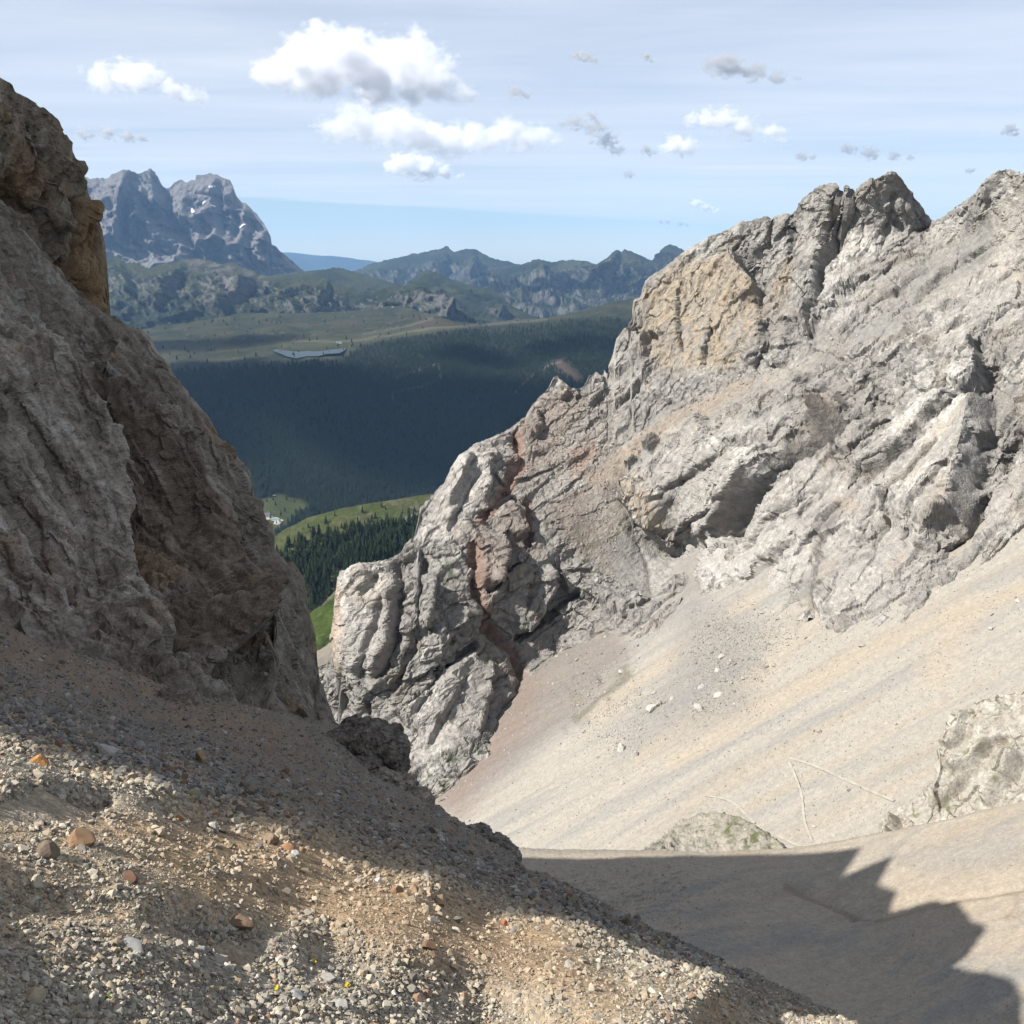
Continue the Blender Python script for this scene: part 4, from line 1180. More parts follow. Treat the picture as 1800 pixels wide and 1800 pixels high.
# range in the middle distance
far_land('mountain_range', 'hazy blue green mountain with a small twin summit at mid horizon', 'mountains', [(560, 480), (620, 476), (660, 463), (690, 455), (720, 448), (750, 443), (770, 438), (785, 434), (800, 442), (815, 440), (835, 436), (850, 445), (870, 458), (900, 463), (930, 470), (960, 476), (1000, 482)],
         [(560, 560), (1000, 560)], [(600, 480, 16500), (785, 436, 17500), (960, 476, 17000), (780, 520, 14500), (600, 550, 13500), (960, 550, 13500)], 560, 1000, 2.0, Relief(800, 260, 431), green_hill(500, 0.62, 0.85, 0.2, 510), M_far,
         [('step', [(785, 436), (790, 460), (775, 490)], 5, 160, 50), ('step', [(835, 438), (840, 465), (830, 490)], 5, 180, 50)], back=(1500, 900, 8))
far_land('mountain_range', 'blue ridge with a dark pyramid peak beside the sunlit massif', 'mountains', [(860, 470), (880, 468), (905, 467), (930, 460), (950, 456), (970, 460), (990, 457), (1010, 456), (1030, 458), (1050, 465), (1062, 460), (1073, 451), (1080, 443), (1086, 438), (1092, 443), (1098, 437), (1110, 442), (1130, 450), (1145, 458), (1155, 445),
         (1170, 433), (1178, 430), (1195, 436), (1215, 445), (1300, 455)], [(860, 575), (1300, 575)], [(860, 475, 15000), (1086, 440, 13500), (1178, 432, 14500), (1300, 460, 14500), (900, 560, 10500), (1100, 560, 10500), (1280, 560, 10500), (1000, 500, 12800)], 860, 1300, 1.9,
         Relief(700, 230, 441), green_hill(450, 0.65, 0.8, 0.25, 520), M_far, [('step', [(1089, 439), (1105, 460), (1118, 490)][::-1], 5, 60, 40), ('step', [(1092, 440), (1080, 470), (1070, 500)], 5, 260, 60), ('step', [(960, 458), (965, 480), (955, 510)], 5, 120, 50)], back=(1500, 900, 8))

# nearer hills
far_land('hill', 'dark green rounded hill below the pale blue range', 'hill', [(440, 490), (500, 481), (540, 478), (575, 475), (585, 471), (610, 474), (650, 484), (690, 495), (715, 503), (760, 518)], [(440, 560), (760, 560)],
         [(440, 490, 10200), (585, 472, 10300), (740, 510, 9800), (600, 550, 8800), (460, 550, 8900)], 440, 760, 2.2, Relief(700, 90, 451), green_hill(400, 0.1, 0.7, 0.2, 530), M_far, back=(1200, 600, 8))
far_land('hill', 'dark bluish hill with cliffs on its crest in mid valley', 'hill', [(680, 525), (700, 512), (725, 490), (745, 476), (765, 478), (800, 494), (840, 505), (865, 510), (880, 522), (900, 540), (930, 553), (955, 560), (1000, 566)], [(680, 600), (1000, 600)],
         [(700, 515, 9300), (750, 477, 9600), (850, 507, 9200), (950, 560, 8600), (700, 590, 7900), (960, 590, 7900)], 680, 1000, 1.9, Relief(600, 110, 461, 2.0), green_hill(400, 0.4, 0.85, 0.2, 540), M_far, [('step', [(745, 478), (790, 520), (830, 555)], 5, 60, 40), ('step', [(875, 522), (885, 545), (880, 560)], 5, 120, 40)], back=(1200, 600, 8))


def green_ridge_col(P, u, v, sl):
    c = green_hill(260, 0.6, 0.55, 0.2, 550)(P, u, v, sl)
    g = fbm(P / 120.0, 3, seed=551)
    c = mixc(c, ROCKF * [0.75, 0.72, 0.72], 0.75 * poly_mask(u + 6 * g, v + 4 * g, [(320, 455), (375, 457), (440, 478), (470, 484), (430, 500), (385, 490), (340, 475)], 8) * smooth(g, -0.3, 0.15))
    c = mixc(c, [0.32, 0.29, 0.27], 0.8 * poly_mask(u + 4 * g, v + 3 * g, [(384, 493), (425, 495), (410, 515), (400, 518)], 5))
    c = mixc(c, WOOD, 0.7 * smooth(v + 18 * g, 520, 560) * (1 - smooth(u, 420, 520)))
    return c


far_land('green_ridge', 'green and rocky ridge below the jagged grey peaks', 'ridge', [(100, 470), (150, 460), (187, 453), (208, 448), (222, 460), (240, 464), (254, 471), (264, 472), (289, 464), (303, 460), (324, 454), (341, 456), (373, 457), (385, 464), (404, 463), (420, 467), (443, 479), (455, 477), (467, 483), (488, 488), (513, 488), (540, 487),
         (560, 487), (575, 490), (590, 500), (602, 506), (640, 516), (690, 508), (705, 503), (720, 500), (745, 499), (752, 507), (790, 530), (830, 552), (870, 572), (900, 585)], [(100, 640), (500, 620), (900, 620)],
         [(100, 470, 8700), (208, 450, 8900), (330, 455, 8800), (455, 478, 8300), (560, 488, 8100), (650, 516, 7800), (745, 500, 7900), (870, 570, 7300), (150, 610, 6900), (330, 580, 7100), (500, 570, 7000), (700, 570, 7000), (850, 600, 6800)], 100, 900, 2.2, Relief(420, 170, 471, 1.3), green_ridge_col, M_far,
         [('step', [(332, 456), (320, 490), (300, 520), (280, 555)], 5, 110, 60), ('step', [(455, 478), (440, 500), (410, 530), (395, 560)], 5, 130, 60), ('step', [(575, 492), (582, 510), (560, 545)], 5, 110, 50), ('step', [(745, 500), (770, 525), (800, 555)], 5, 170, 70), ('step', [(208, 450), (230, 490), (250, 530)], 5, 130, 50), ('groove', [(400, 500), (405, 530)], 10, 60)], back=(900, 500, 10))

# plateau with lake, and the wooded mountainside below it
PLAT = [(150, 600), (245, 580), (300, 571), (340, 566), (400, 556), (440, 550), (520, 551), (600, 548), (650, 545), (680, 538), (700, 538), (720, 542), (760, 553), (800, 565), (850, 570), (900, 562), (960, 559), (1000, 551), (1040, 540), (1070, 532), (1110, 524), (1130, 523), (1300, 515)]
ROADS = [[(700, 730), (712, 712), (692, 704), (688, 690), (740, 680), (775, 665), (768, 640), (690, 668)], [(905, 690), (930, 660), (965, 640), (985, 636)], [(640, 588), (700, 578), (740, 566), (760, 560)], [(515, 600), (590, 601), (680, 592), (760, 578), (850, 571), (960, 562)]]


def plateau_relief(P, u, v):
    q = P / 420.0
    k = 1 - smooth(v, 585, 640)
    flat = 1 - 0.95 * poly_mask(u, v, [(440, 600), (640, 592), (640, 640), (470, 645)], 20)
    return flat * (22 * fbm(q, 5, 0.55, seed=481) + 26 * k * (ridged(q * 1.3, 4, seed=482) - 0.4) + 45 * (1 - k) * fbm(q * 0.6, 3, seed=483)) - 9 * poly_mask(u, v, [(478, 614), (612, 610), (605, 626), (520, 634), (495, 628)], 6)


plateau_relief.size = 300.0


def plateau_col(P, u, v, sl):
    g = fbm(P / 160.0, 4, 0.6, seed=485)
    g2 = fbm(P / 60.0, 4, 0.6, seed=486)
    c = mixc(GRASS_DRY, GRASS, smooth(g, -0.3, 0.2))
    c = mixc(c, [0.035, 0.05, 0.022], 0.85 * smooth(g2 + 0.6 * g, 0.0, 0.3))
    c = mixc(c, [0.30, 0.28, 0.25], 0.55 * smooth(fbm(P / 45.0, 3, 0.6, seed=487), 0.3, 0.5))
    edge = np.interp(u, [150, 300, 480, 600, 640, 720, 800, 880, 960, 1040, 1300], [660, 640, 628, 626, 600, 588, 577, 574, 566, 556, 560])
    wood = smooth(v + 12 * g, edge - 2, edge + 8)
    c = mixc(c, mixc(WOOD, [0.045, 0.06, 0.025], smooth(g2, 0.1, 0.5)), wood)
    meadow = poly_mask(u + 6 * g2, v + 4 * g, [(425, 900), (450, 880), (490, 868), (530, 878), (548, 890), (520, 905), (510, 925), (470, 945), (425, 960)], 5)
    c = mixc(c, [0.15, 0.175, 0.055], meadow)
    c = mixc(c, [0.20, 0.10, 0.075], 0.6 * smooth(g2, -0.2, 0.3) * poly_mask(u, v, [(715, 575), (735, 553), (790, 565), (800, 578), (730, 590)], 6))
    c = mixc(c, [0.22, 0.15, 0.12], 0.7 * poly_mask(u, v, [(965, 638), (990, 632), (1030, 670), (1010, 672)], 8))
    c = mixc(c, [0.14, 0.145, 0.06], 0.7 * poly_mask(u + 5 * g, v, [(480, 598), (640, 590), (700, 580), (820, 574), (640, 606), (600, 612), (490, 612)], 5))
    for r in ROADS:
        c = mixc(c, [0.34, 0.31, 0.24], 0.65 * line_mask(u, v, r, 1.4, 1.4))
    return c * 0.8


HP = far_land('mountainside', 'dark wooded mountainside below a grassy plateau with a lake', 'mountainside', PLAT, [(150, 990), (1300, 990)],
              [(160, 600, 5600), (300, 573, 5900), (450, 551, 6300), (700, 540, 6500), (850, 570, 5500), (1000, 552, 5700), (1130, 524, 6000), (540, 612, 4640), (540, 632, 4170), (600, 600, 4900), (620, 570, 5600), (300, 640, 4300), (800, 590, 4900), (1000, 575, 5100), (300, 800, 3750), (500, 780, 3780), (800, 780, 3820), (1100, 780, 3900),
               (700, 870, 3560), (560, 850, 3560), (520, 876, 3420), (480, 905, 3180), (450, 945, 2930), (350, 900, 3400), (900, 900, 3500), (700, 960, 3200)], 150, 1250, 2.7, plateau_relief, plateau_col, M_meadow, back=(900, 200, 6), jag=0.8)

# wooded grassy hill in the valley mouth
H2T = [(400, 990), (440, 968), (470, 950), (500, 931), (540, 911), (600, 893), (650, 884), (700, 877), (740, 871), (770, 867), (840, 858)]


def hill_col(P, u, v, sl):
    g = fbm(P / 40.0, 4, 0.6, seed=561)
    g2 = fbm(P / 9.0, 4, 0.6, seed=562)
    c = mixc([0.105, 0.13, 0.045], [0.175, 0.175, 0.08], smooth(g + 0.5 * g2, -0.1, 0.4))
    c = mixc(c, [0.06, 0.085, 0.025], 0.7 * smooth(v + 20 * g, np.interp(u, [400, 760], [985, 915]), np.interp(u, [400, 760], [1005, 935])))
    c = mixc(c, [0.30, 0.275, 0.235], 0.75 * smooth(g2 + 0.5 * g, 0.1, 0.3) * poly_mask(u, v, [(620, 900), (760, 880), (760, 990), (690, 960)], 30))
    c = mixc(c, [0.24, 0.18, 0.14], 0.85 * poly_mask(u + 5 * g2, v + 5 * g2, [(560, 1050), (575, 1020), (600, 1000), (612, 1010), (585, 1045), (560, 1065)], 4))
    return c


H2 = far_land('hillside', 'green hillside scattered with conifers behind the rock gap', 'hillside', H2T, [(400, 1120), (840, 1120)],
              [(470, 955, 1480), (500, 935, 1500), (600, 894, 1540), (700, 880, 1560), (800, 865, 1600), (600, 1050, 1385), (480, 1060, 1330), (780, 1000, 1440), (560, 1110, 1330)], 400, 840, 2.0, Relief(130, 9, 491), hill_col, M_meadow, back=(300, 160, 10), fade=0.2, jag=0.8)
far_land('meadow_slope', 'steep green meadow in the gap between the cliffs', 'meadow', [(500, 1110), (530, 1092), (548, 1075), (565, 1064), (580, 1048), (598, 1030), (660, 985)], [(500, 1210), (660, 1210)], [(500, 1120, 900), (660, 990, 980), (500, 1200, 830), (660, 1200, 830), (580, 1050, 940)], 500, 660, 2.2,
         Relief(60, 4, 495), lambda P, u, v, sl: mixc(mixc([0.10, 0.145, 0.03], [0.05, 0.075, 0.02], smooth(fbm(P / 14.0, 4, 0.6, seed=571), 0.0, 0.4)), [0.26, 0.23, 0.18], 0.8 * line_mask(u, v, [(545, 1070), (570, 1055), (600, 1030)], 5, 4)), M_meadow, back=(200, 120, 8))
far_land('pale_scree', 'small pale scree slope at the foot of the left buttress', 'scree slope', [(500, 1172), (545, 1152), (560, 1143), (580, 1130), (598, 1120), (660, 1080)], [(500, 1260), (660, 1260)], [(500, 1175, 600), (660, 1090, 640), (500, 1250, 540), (660, 1250, 540)], 500, 660, 2.5,
         Relief(30, 2, 497), lambda P, u, v, sl: mixc([0.46, 0.41, 0.335], [0.37, 0.34, 0.29], smooth(fbm(P / 9.0, 4, seed=573), -0.1, 0.3)), M_scree, back=(120, 90, 8))

# everything below the lowest valley, out to the horizon
tag(mesh_obj('ground', [(-44000, -9000, -1150), (44000, -9000, -1150), (44000, 47000, -1150), (-44000, 47000, -1150)], [(0, 1, 2, 3)], plain_material('valley_ground', (0.06, 0.075, 0.035), 0.3, 400.0)), 'deep valley country reaching out to the horizon', 'ground', kind='structure')

# lake
lk = [(479, 616), (487, 613), (520, 615), (560, 613), (609, 611), (606, 616), (596, 621), (575, 622), (560, 626), (540, 626), (520, 630), (505, 627), (496, 623), (486, 619)]
lp = unproject(np.array([p[0] for p in lk], float), np.array([p[1] for p in lk], float), 1.0)
lp = lp * (-404.5 / lp[:, 2:3])
mw, nt, out = nodes_of('lake_water')
bw = nt.nodes.new('ShaderNodeBsdfPrincipled')
bw.inputs['Base Color'].default_value = (0.02, 0.035, 0.04, 1)
bw.inputs['Roughness'].default_value = 0.35
bw.inputs['Specular IOR Level'].default_value = 0.05
nw = nt.nodes.new('ShaderNodeTexNoise'); nw.inputs['Scale'].default_value = 0.2
bpn = nt.nodes.new('ShaderNodeBump'); bpn.inputs['Distance'].default_value = 0.3
nt.links.new(nw.outputs['Fac'], bpn.inputs['Height']); nt.links.new(bpn.outputs[0], bw.inputs['Normal'])
nt.links.new(bw.outputs[0], out.inputs['Surface'])
tag(mesh_obj('lake', lp, [tuple(range(len(lk)))], mw), 'small grey mountain lake on the edge of the wooded plateau', 'lake', kind='structure')
# ------------------------------------------------------------------ stones
import bmesh
from mathutils import Euler, Matrix


def hull_stone(seed, n=14, flat=0.7):
    """an angular stone: hull of random points, unit size"""
    rng = np.random.default_rng(seed)
    p = rng.normal(size=(n, 3))
    p /= np.linalg.norm(p, axis=1)[:, None]
    p *= rng.uniform(0.75, 1.0, (n, 1))
    p *= np.array([1.0, rng.uniform(0.6, 0.95), flat * rng.uniform(0.7, 1.1)]) * 0.5
    bm = bmesh.new()
    for q in p:
        bm.verts.new(q)
    bmesh.ops.convex_hull(bm, input=bm.verts)
    for v_ in [v_ for v_ in bm.verts if not v_.link_faces]:
        bm.verts.remove(v_)
    me = bpy.data.meshes.new('stone')
    bm.to_mesh(me)
    bm.free()
    return me


def rough_stone(seed, flat=0.75, sub=3, cuts=9):
    """a larger stone: sphere trimmed by random planes, then chipped"""
    rng = np.random.default_rng(seed)
    V, Fc = ico(sub)
    V = V * np.array([1.0, rng.uniform(0.7, 0.95), flat])
    for _ in range(cuts):
        n = rng.normal(size=3); n /= np.linalg.norm(n)
        h = rng.uniform(0.42, 0.72)
        d = V @ n
        V = V - np.outer(np.maximum(d - h, 0), n) * 0.93
    V = V * (1 + 0.05 * fbm(V * 2.5 + seed, 3, seed=seed) + 0.03 * facets(V * 4.0 + seed, seed)[0])[:, None]
    me = bpy.data.meshes.new('stone')
    me.from_pydata((V * 0.55).tolist(), [], Fc.tolist())
    return me


def ico(sub=2):
    bm = bmesh.new()
    bmesh.ops.create_icosphere(bm, subdivisions=sub, radius=1.0)
    bm.verts.ensure_lookup_table()
    V = np.array([v_.co[:] for v_ in bm.verts])
    Fc = np.array([[x.index for x in f.verts] for f in bm.faces])
    bm.free()
    return V, Fc


M_stone = plain_material('stone', (0.35, 0.33, 0.30), 0.22, 0.35, 0.9, 0.0, 'OBJECT')
M_gravel = plain_material('gravel_stone', (0.35, 0.33, 0.30), 0.15, 0.5, 0.9, 0.0, 'INSTANCE')


def instancer(name, P, rot, scl, idx, col, protos, mat):
    """one object that sets small pieces on points"""
    me = bpy.data.meshes.new(name)
    me.vertices.add(len(P))
    me.vertices.foreach_set('co', np.asarray(P, np.float32).ravel())
    for nm, typ, dat, key in (('rot', 'FLOAT_VECTOR', rot, 'vector'), ('scl', 'FLOAT_VECTOR', scl, 'vector'), ('idx', 'INT', idx, 'value')):
        at = me.attributes.new(nm, typ, 'POINT')
        at.data.foreach_set(key, np.asarray(dat, np.int32 if typ == 'INT' else np.float32).ravel())
    at = me.attributes.new('col', 'FLOAT_COLOR', 'POINT')
    at.data.foreach_set('color', np.hstack([col, np.ones((len(col), 1))]).astype(np.float32).ravel())
    o = bpy.data.objects.new(name, me)
    COL.objects.link(o)
    pc = bpy.data.collections.new(name + '_pieces')
    for m_ in protos:
        if mat:
            m_.materials.clear()
            m_.materials.append(mat)
        pc.objects.link(bpy.data.objects.new(name + '_piece', m_))
    ng = bpy.data.node_groups.new(name, 'GeometryNodeTree')
    ng.interface.new_socket('Geometry', in_out='INPUT', socket_type='NodeSocketGeometry')
    ng.interface.new_socket('Geometry', in_out='OUTPUT', socket_type='NodeSocketGeometry')
    gi, go = ng.nodes.new('NodeGroupInput'), ng.nodes.new('NodeGroupOutput')
    ci = ng.nodes.new('GeometryNodeCollectionInfo')
    ci.inputs['Collection'].default_value = pc
    ci.inputs['Separate Children'].default_value = True
    ci.inputs['Reset Children'].default_value = True
    io = ng.nodes.new('GeometryNodeInstanceOnPoints')
    io.inputs['Pick Instance'].default_value = True
    for nm, typ, sock in (('rot', 'FLOAT_VECTOR', 'Rotation'), ('scl', 'FLOAT_VECTOR', 'Scale'), ('idx', 'INT', 'Instance Index')):
        na = ng.nodes.new('GeometryNodeInputNamedAttribute')
        na.data_type = typ
        na.inputs['Name'].default_value = nm
        ng.links.new(na.outputs['Attribute'], io.inputs[sock])
    ng.links.new(gi.outputs[0], io.inputs['Points'])
    ng.links.new(ci.outputs[0], io.inputs['Instance'])
    ng.links.new(io.outputs[0], go.inputs[0])
    md = o.modifiers.new('pieces', 'NODES')
    md.node_group = ng
    return o


def surface_samples(Ld, n, weight, rng, rows=None):
    """random points on a Land, spread evenly over the picture times 'weight'"""
    nr = Ld.nfront
    pu, pv = project(Ld.P[:nr])
    a = np.abs((pu[1:, 1:] - pu[:-1, :-1]) * (pv[1:, :-1] - pv[:-1, 1:]))
    w = a * weight(pu[:-1, :-1], pv[:-1, :-1])
    w = np.clip(w, 0, np.percentile(w[w > 0], 99.5)) if (w > 0).any() else w
    cs = np.cumsum(w.ravel())
    k = np.searchsorted(cs, rng.random(n) * cs[-1])
    r, c = np.unravel_index(np.clip(k, 0, w.size - 1), w.shape)
    s, t = rng.random(n)[:, None], rng.random(n)[:, None]
    P = Ld.P
    pts = (P[r, c] * (1 - s) + P[r, c + 1] * s) * (1 - t) + (P[r + 1, c] * (1 - s) + P[r + 1, c + 1] * s) * t
    return pts


def pick_cols(rng, n, table):
    w = np.array([t[0] for t in table], float)
    k = rng.choice(len(table), n, p=w / w.sum())
    base = np.array([t[1] for t in table])[k]
    return np.clip(base * rng.uniform(0.7, 1.3, (n, 1)) * rng.uniform(0.975, 1.025, (n, 3)), 0.02, 0.75)


rng = np.random.default_rng(21)
protos = [hull_stone(1000 + k, 12 + k % 4, 0.55 + 0.12 * (k % 4)) for k in range(10)]


def inframe(u, v, m=160):
    return ((u > -m) & (u < 1800 + m) & (v < 1800 + m)).astype(float)


def edge_v(u):
    return 1290 + u / 3.0


def fg_weight(u, v):
    lit_ = smooth(v - edge_v(u), -30, 40)
    q = np.stack([u.ravel() / 90.0, v.ravel() / 45.0, np.zeros(u.size)], -1)
    patch = fbm(q, 3, seed=611).reshape(u.shape)
    brown = poly_mask(u.astype(float), v.astype(float), [(150, 1430), (560, 1440), (1000, 1640), (1100, 1760), (800, 1720), (520, 1620), (330, 1560)], 60)
    return inframe(u, v) * (1 - 0.6 * brown) * (0.75 + 0.5 * smooth(patch, -0.2, 0.3))


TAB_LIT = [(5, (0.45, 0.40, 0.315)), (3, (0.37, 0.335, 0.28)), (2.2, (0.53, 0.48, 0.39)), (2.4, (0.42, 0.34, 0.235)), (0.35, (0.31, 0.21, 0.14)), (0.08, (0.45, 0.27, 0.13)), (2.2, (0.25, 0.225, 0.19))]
TAB_SH = [(4, (0.27, 0.255, 0.235)), (3, (0.19, 0.18, 0.168)), (1.3, (0.38, 0.36, 0.33)), (1.6, (0.23, 0.18, 0.13)), (0.5, (0.22, 0.14, 0.09))]  # shaded copy of the stone colours, darker than the lit table
n = 95000
Pg = surface_samples(FG, n, fg_weight, rng)
ug, vg = project(Pg)
dg_ = np.maximum(Pg[:, 1], 1.5)
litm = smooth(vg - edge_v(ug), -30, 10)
patch = fbm(np.stack([ug / 110.0, vg / 55.0, 0 * ug], -1), 3, seed=613)
coarse = smooth(patch, 0.0, 0.3)
strip = np.exp(-((vg - edge_v(ug) + 10) / 40) ** 2)
corner = smooth(vg - 1560 - 0.16 * ug, 0, 150) * (1 - smooth(ug, 500, 900))
med = 4.1 + 4.2 * coarse * litm + 4.2 * strip + 3.6 * corner - 1.0 * (1 - litm) * smooth(dg_, 8, 20)
sp = np.clip(med * np.exp(rng.normal(size=n) * 0.62), 2.0, 26.0)
size = np.minimum(sp * dg_ / F, np.where(litm > 0.5, 0.065, 0.18))
scl = size[:, None] * rng.uniform(0.8, 1.25, (n, 3))
rot = np.stack([rng.normal(size=n) * 0.5 + 0.25, rng.normal(size=n) * 0.5 + 0.35, rng.uniform(0, 6.28, n)], -1)
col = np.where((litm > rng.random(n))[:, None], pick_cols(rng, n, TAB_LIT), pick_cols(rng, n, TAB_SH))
brn = poly_mask(ug, vg, [(150, 1430), (560, 1440), (1000, 1640), (1100, 1760), (800, 1720), (520, 1620), (330, 1560)], 60)
col = mixc(col, np.array([0.46, 0.35, 0.23]) * rng.uniform(0.75, 1.25, (n, 1)), 0.6 * brn)
Pg[:, 2] += size * 0.12
m2 = 16000
gi, gj = rng.integers(0, NEARG.shape[0], m2), rng.integers(0, NEARG.shape[1], m2)
P2 = NEARG[gi, gj] + rng.uniform(-0.035, 0.035, (m2, 3)) * np.array([1, 1, 0])
keep = (P2[:, 0] > -5) & (P2[:, 0] < 3.5) & (P2[:, 1] > -1.5)
P2 = P2[keep]
m2 = len(P2)
s2 = np.clip(0.02 * np.exp(rng.normal(size=m2) * 0.6), 0.008, 0.09)
Pg, size = np.concatenate([Pg, P2]), np.concatenate([size, s2])
scl = np.concatenate([scl, s2[:, None] * rng.uniform(0.8, 1.25, (m2, 3))])
rot = np.concatenate([rot, rng.uniform(0, 6.28, (m2, 3))])
col = np.concatenate([col, pick_cols(rng, m2, TAB_LIT)])
n = len(Pg)
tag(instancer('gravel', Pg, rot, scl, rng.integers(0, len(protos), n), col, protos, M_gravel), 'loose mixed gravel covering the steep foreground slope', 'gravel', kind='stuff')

# single stones and boulders of the foreground
BIG = [(70, 1336, 44, 38, (0.50, 0.26, 0.10), 'bright orange stone on the grey rubble near the picture edge'), (192, 1322, 52, 44, (0.42, 0.40, 0.36), 'large pale grey block with warm corner beside the orange stone'), (352, 1330, 24, 34, (0.36, 0.25, 0.14), 'upright yellow brown stone alone in the shaded gravel'),
       (82, 1490, 66, 40, (0.20, 0.155, 0.115), 'dark brown square block at the picture edge on sunlit gravel'), (140, 1470, 78, 42, (0.30, 0.19, 0.11), 'rust brown slab lying against the dark square block'), (70, 1545, 30, 34, (0.56, 0.50, 0.38), 'cream coloured upright stone below the dark square block'),
       (230, 1540, 34, 22, (0.22, 0.13, 0.085), 'small dark red brown stone on the brown gravel bank'), (165, 1752, 24, 38, (0.52, 0.48, 0.41), 'pale upright splinter of rock near the bottom edge'), (58, 1745, 56, 36, (0.44, 0.36, 0.25), 'tan angular block near the bottom picture corner'),
       (342, 1692, 24, 20, (0.55, 0.49, 0.38), 'cream faced stone beside a small grey one'), (356, 1668, 26, 20, (0.27, 0.26, 0.25), 'dark grey stone just above the cream faced one'), (420, 1622, 56, 24, (0.24, 0.16, 0.105), 'long brown stone casting a shadow on the bank'),
       (757, 1660, 32, 26, (0.24, 0.15, 0.095), 'brown pyramid shaped stone in mid gravel bank'), (697, 1563, 28, 26, (0.30, 0.20, 0.13), 'brown blocky stone on the shadow line'), (727, 1560, 24, 24, (0.38, 0.27, 0.17), 'tan leaning stone next to the brown blocky one'), (887, 1621, 15, 15, (0.42, 0.16, 0.08), 'little brick red stone on the white rubble edge'),
       (664, 1547, 17, 12, (0.62, 0.60, 0.56), 'small bright white stone at the shadow line'), (518, 1500, 19, 13, (0.60, 0.58, 0.53), 'white oval stone at the edge of the sunlit bank'), (505, 1490, 30, 18, (0.42, 0.24, 0.13), 'orange brown stone behind the white oval one'), (530, 1492, 16, 22, (0.40, 0.27, 0.17), 'thin tan upright chip near the white oval stone'),
       (318, 1438, 18, 15, (0.45, 0.20, 0.08), 'small deep orange stone among white rubble'), (372, 1428, 26, 14, (0.40, 0.25, 0.14), 'flat orange brown stone on the rubble crest'), (375, 1455, 30, 28, (0.46, 0.44, 0.38), 'pale lichen grey block on the rubble crest'), (476, 1475, 34, 28, (0.27, 0.20, 0.14), 'dark brown wedge at the shadow line'),
       (430, 1425, 44, 24, (0.20, 0.165, 0.14), 'dark flat slab in the shaded rubble'), (290, 1385, 30, 24, (0.34, 0.30, 0.24), 'grey tan stone in the upper rubble'), (340, 1395, 30, 24, (0.30, 0.29, 0.20), 'greenish grey stone in the upper rubble'), (232, 1660, 60, 18, (0.33, 0.32, 0.31), 'low grey stone half buried in the bank'),
       (770, 1580, 24, 34, (0.42, 0.30, 0.20), 'leaning tan flake near the crest of rubble'), (520, 1745, 34, 24, (0.34, 0.33, 0.32), 'grey boulder in the bottom grey rubble'), (600, 1760, 44, 30, (0.36, 0.35, 0.33), 'broad pale grey stone in the bottom grey rubble'), (580, 1715, 36, 18, (0.40, 0.38, 0.35), 'flat pale stone above the bottom grey rubble')]
for k, (bu, bv, bw_, bh, bc, lab) in enumerate(BIG):
    p = FG.locate(np.array([bu]), np.array([bv + bh * 0.3]))[0]
    s = p[1] * 1.05 / F
    me = rough_stone(2000 + k, 0.8)
    me.materials.append(M_stone)
    o = bpy.data.objects.new('stone', me)
    COL.objects.link(o)
    o.location = (p[0], p[1], p[2] + 0.16 * bh * s)
    o.scale = (bw_ * s * 0.98, max(bw_, bh) * s * 0.85, bh * s * 1.35)
    o.rotation_euler = (0.15, 0.2, rng.uniform(-0.5, 0.5))
    o.color = (*bc, 1)
    tag(o, lab, 'stone')
protoL = [hull_stone(3000 + k, 18, 0.75) for k in range(12)]
for m_ in protoL:
    m_.materials.append(M_stone)
nS = 268
Ps = surface_samples(FG, nS * 3, lambda u, v: inframe(u, v, -10) * (np.exp(-((v - edge_v(u) + 12) / 45) ** 2) * 1.2 + 0.9 * smooth(v - 1560 - 0.16 * u, 0, 150) * (1 - smooth(u, 600, 900)) + 0.18), rng)
us, vs = project(Ps)
ok = [k for k in range(len(Ps)) if all(math.hypot(us[k] - b[0], vs[k] - b[1]) > 0.6 * max(b[2], b[3]) for b in BIG)][:nS]
for k in ok:
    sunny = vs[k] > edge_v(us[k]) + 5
    s = min(rng.uniform(14, 32) * Ps[k, 1] / F, 0.22)
    o = bpy.data.objects.new('stone', protoL[rng.integers(len(protoL))])
    COL.objects.link(o)
    o.location = Ps[k] + np.array([0, 0, s * 0.12])
    o.rotation_euler = (rng.normal() * 0.4 + 0.2, rng.normal() * 0.4 + 0.3, rng.uniform(0, 6.28))
    o.scale = (s, s * rng.uniform(0.8, 1.1), s * rng.uniform(0.8, 1.1))
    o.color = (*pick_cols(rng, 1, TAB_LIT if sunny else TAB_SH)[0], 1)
    cn = o.color
    hue = 'rusty brown' if cn[0] > 1.45 * cn[1] else ('tan' if cn[0] > 1.2 * cn[1] else ('pale' if cn[1] > 0.36 else ('grey' if cn[1] > 0.24 else 'dark grey')))
    if sunny:
        where = 'sunlit gravel near the bottom edge' if vs[k] > 1690 else ('sunlit gravel left of the flowers' if us[k] < 480 else 'sunlit bank close to the shadow line')
        grp = 'loose stones on the sunlit gravel'
    else:
        where = 'shaded gravel under the ribbed cliff' if us[k] < 400 else ('shaded gravel below the dark rock nose' if us[k] < 800 else 'shaded gravel at the lower end of the slope')
        grp = 'loose stones on the shaded gravel'
    tag(o, hue + ' angular stone loose on the ' + where, 'stone', grp)

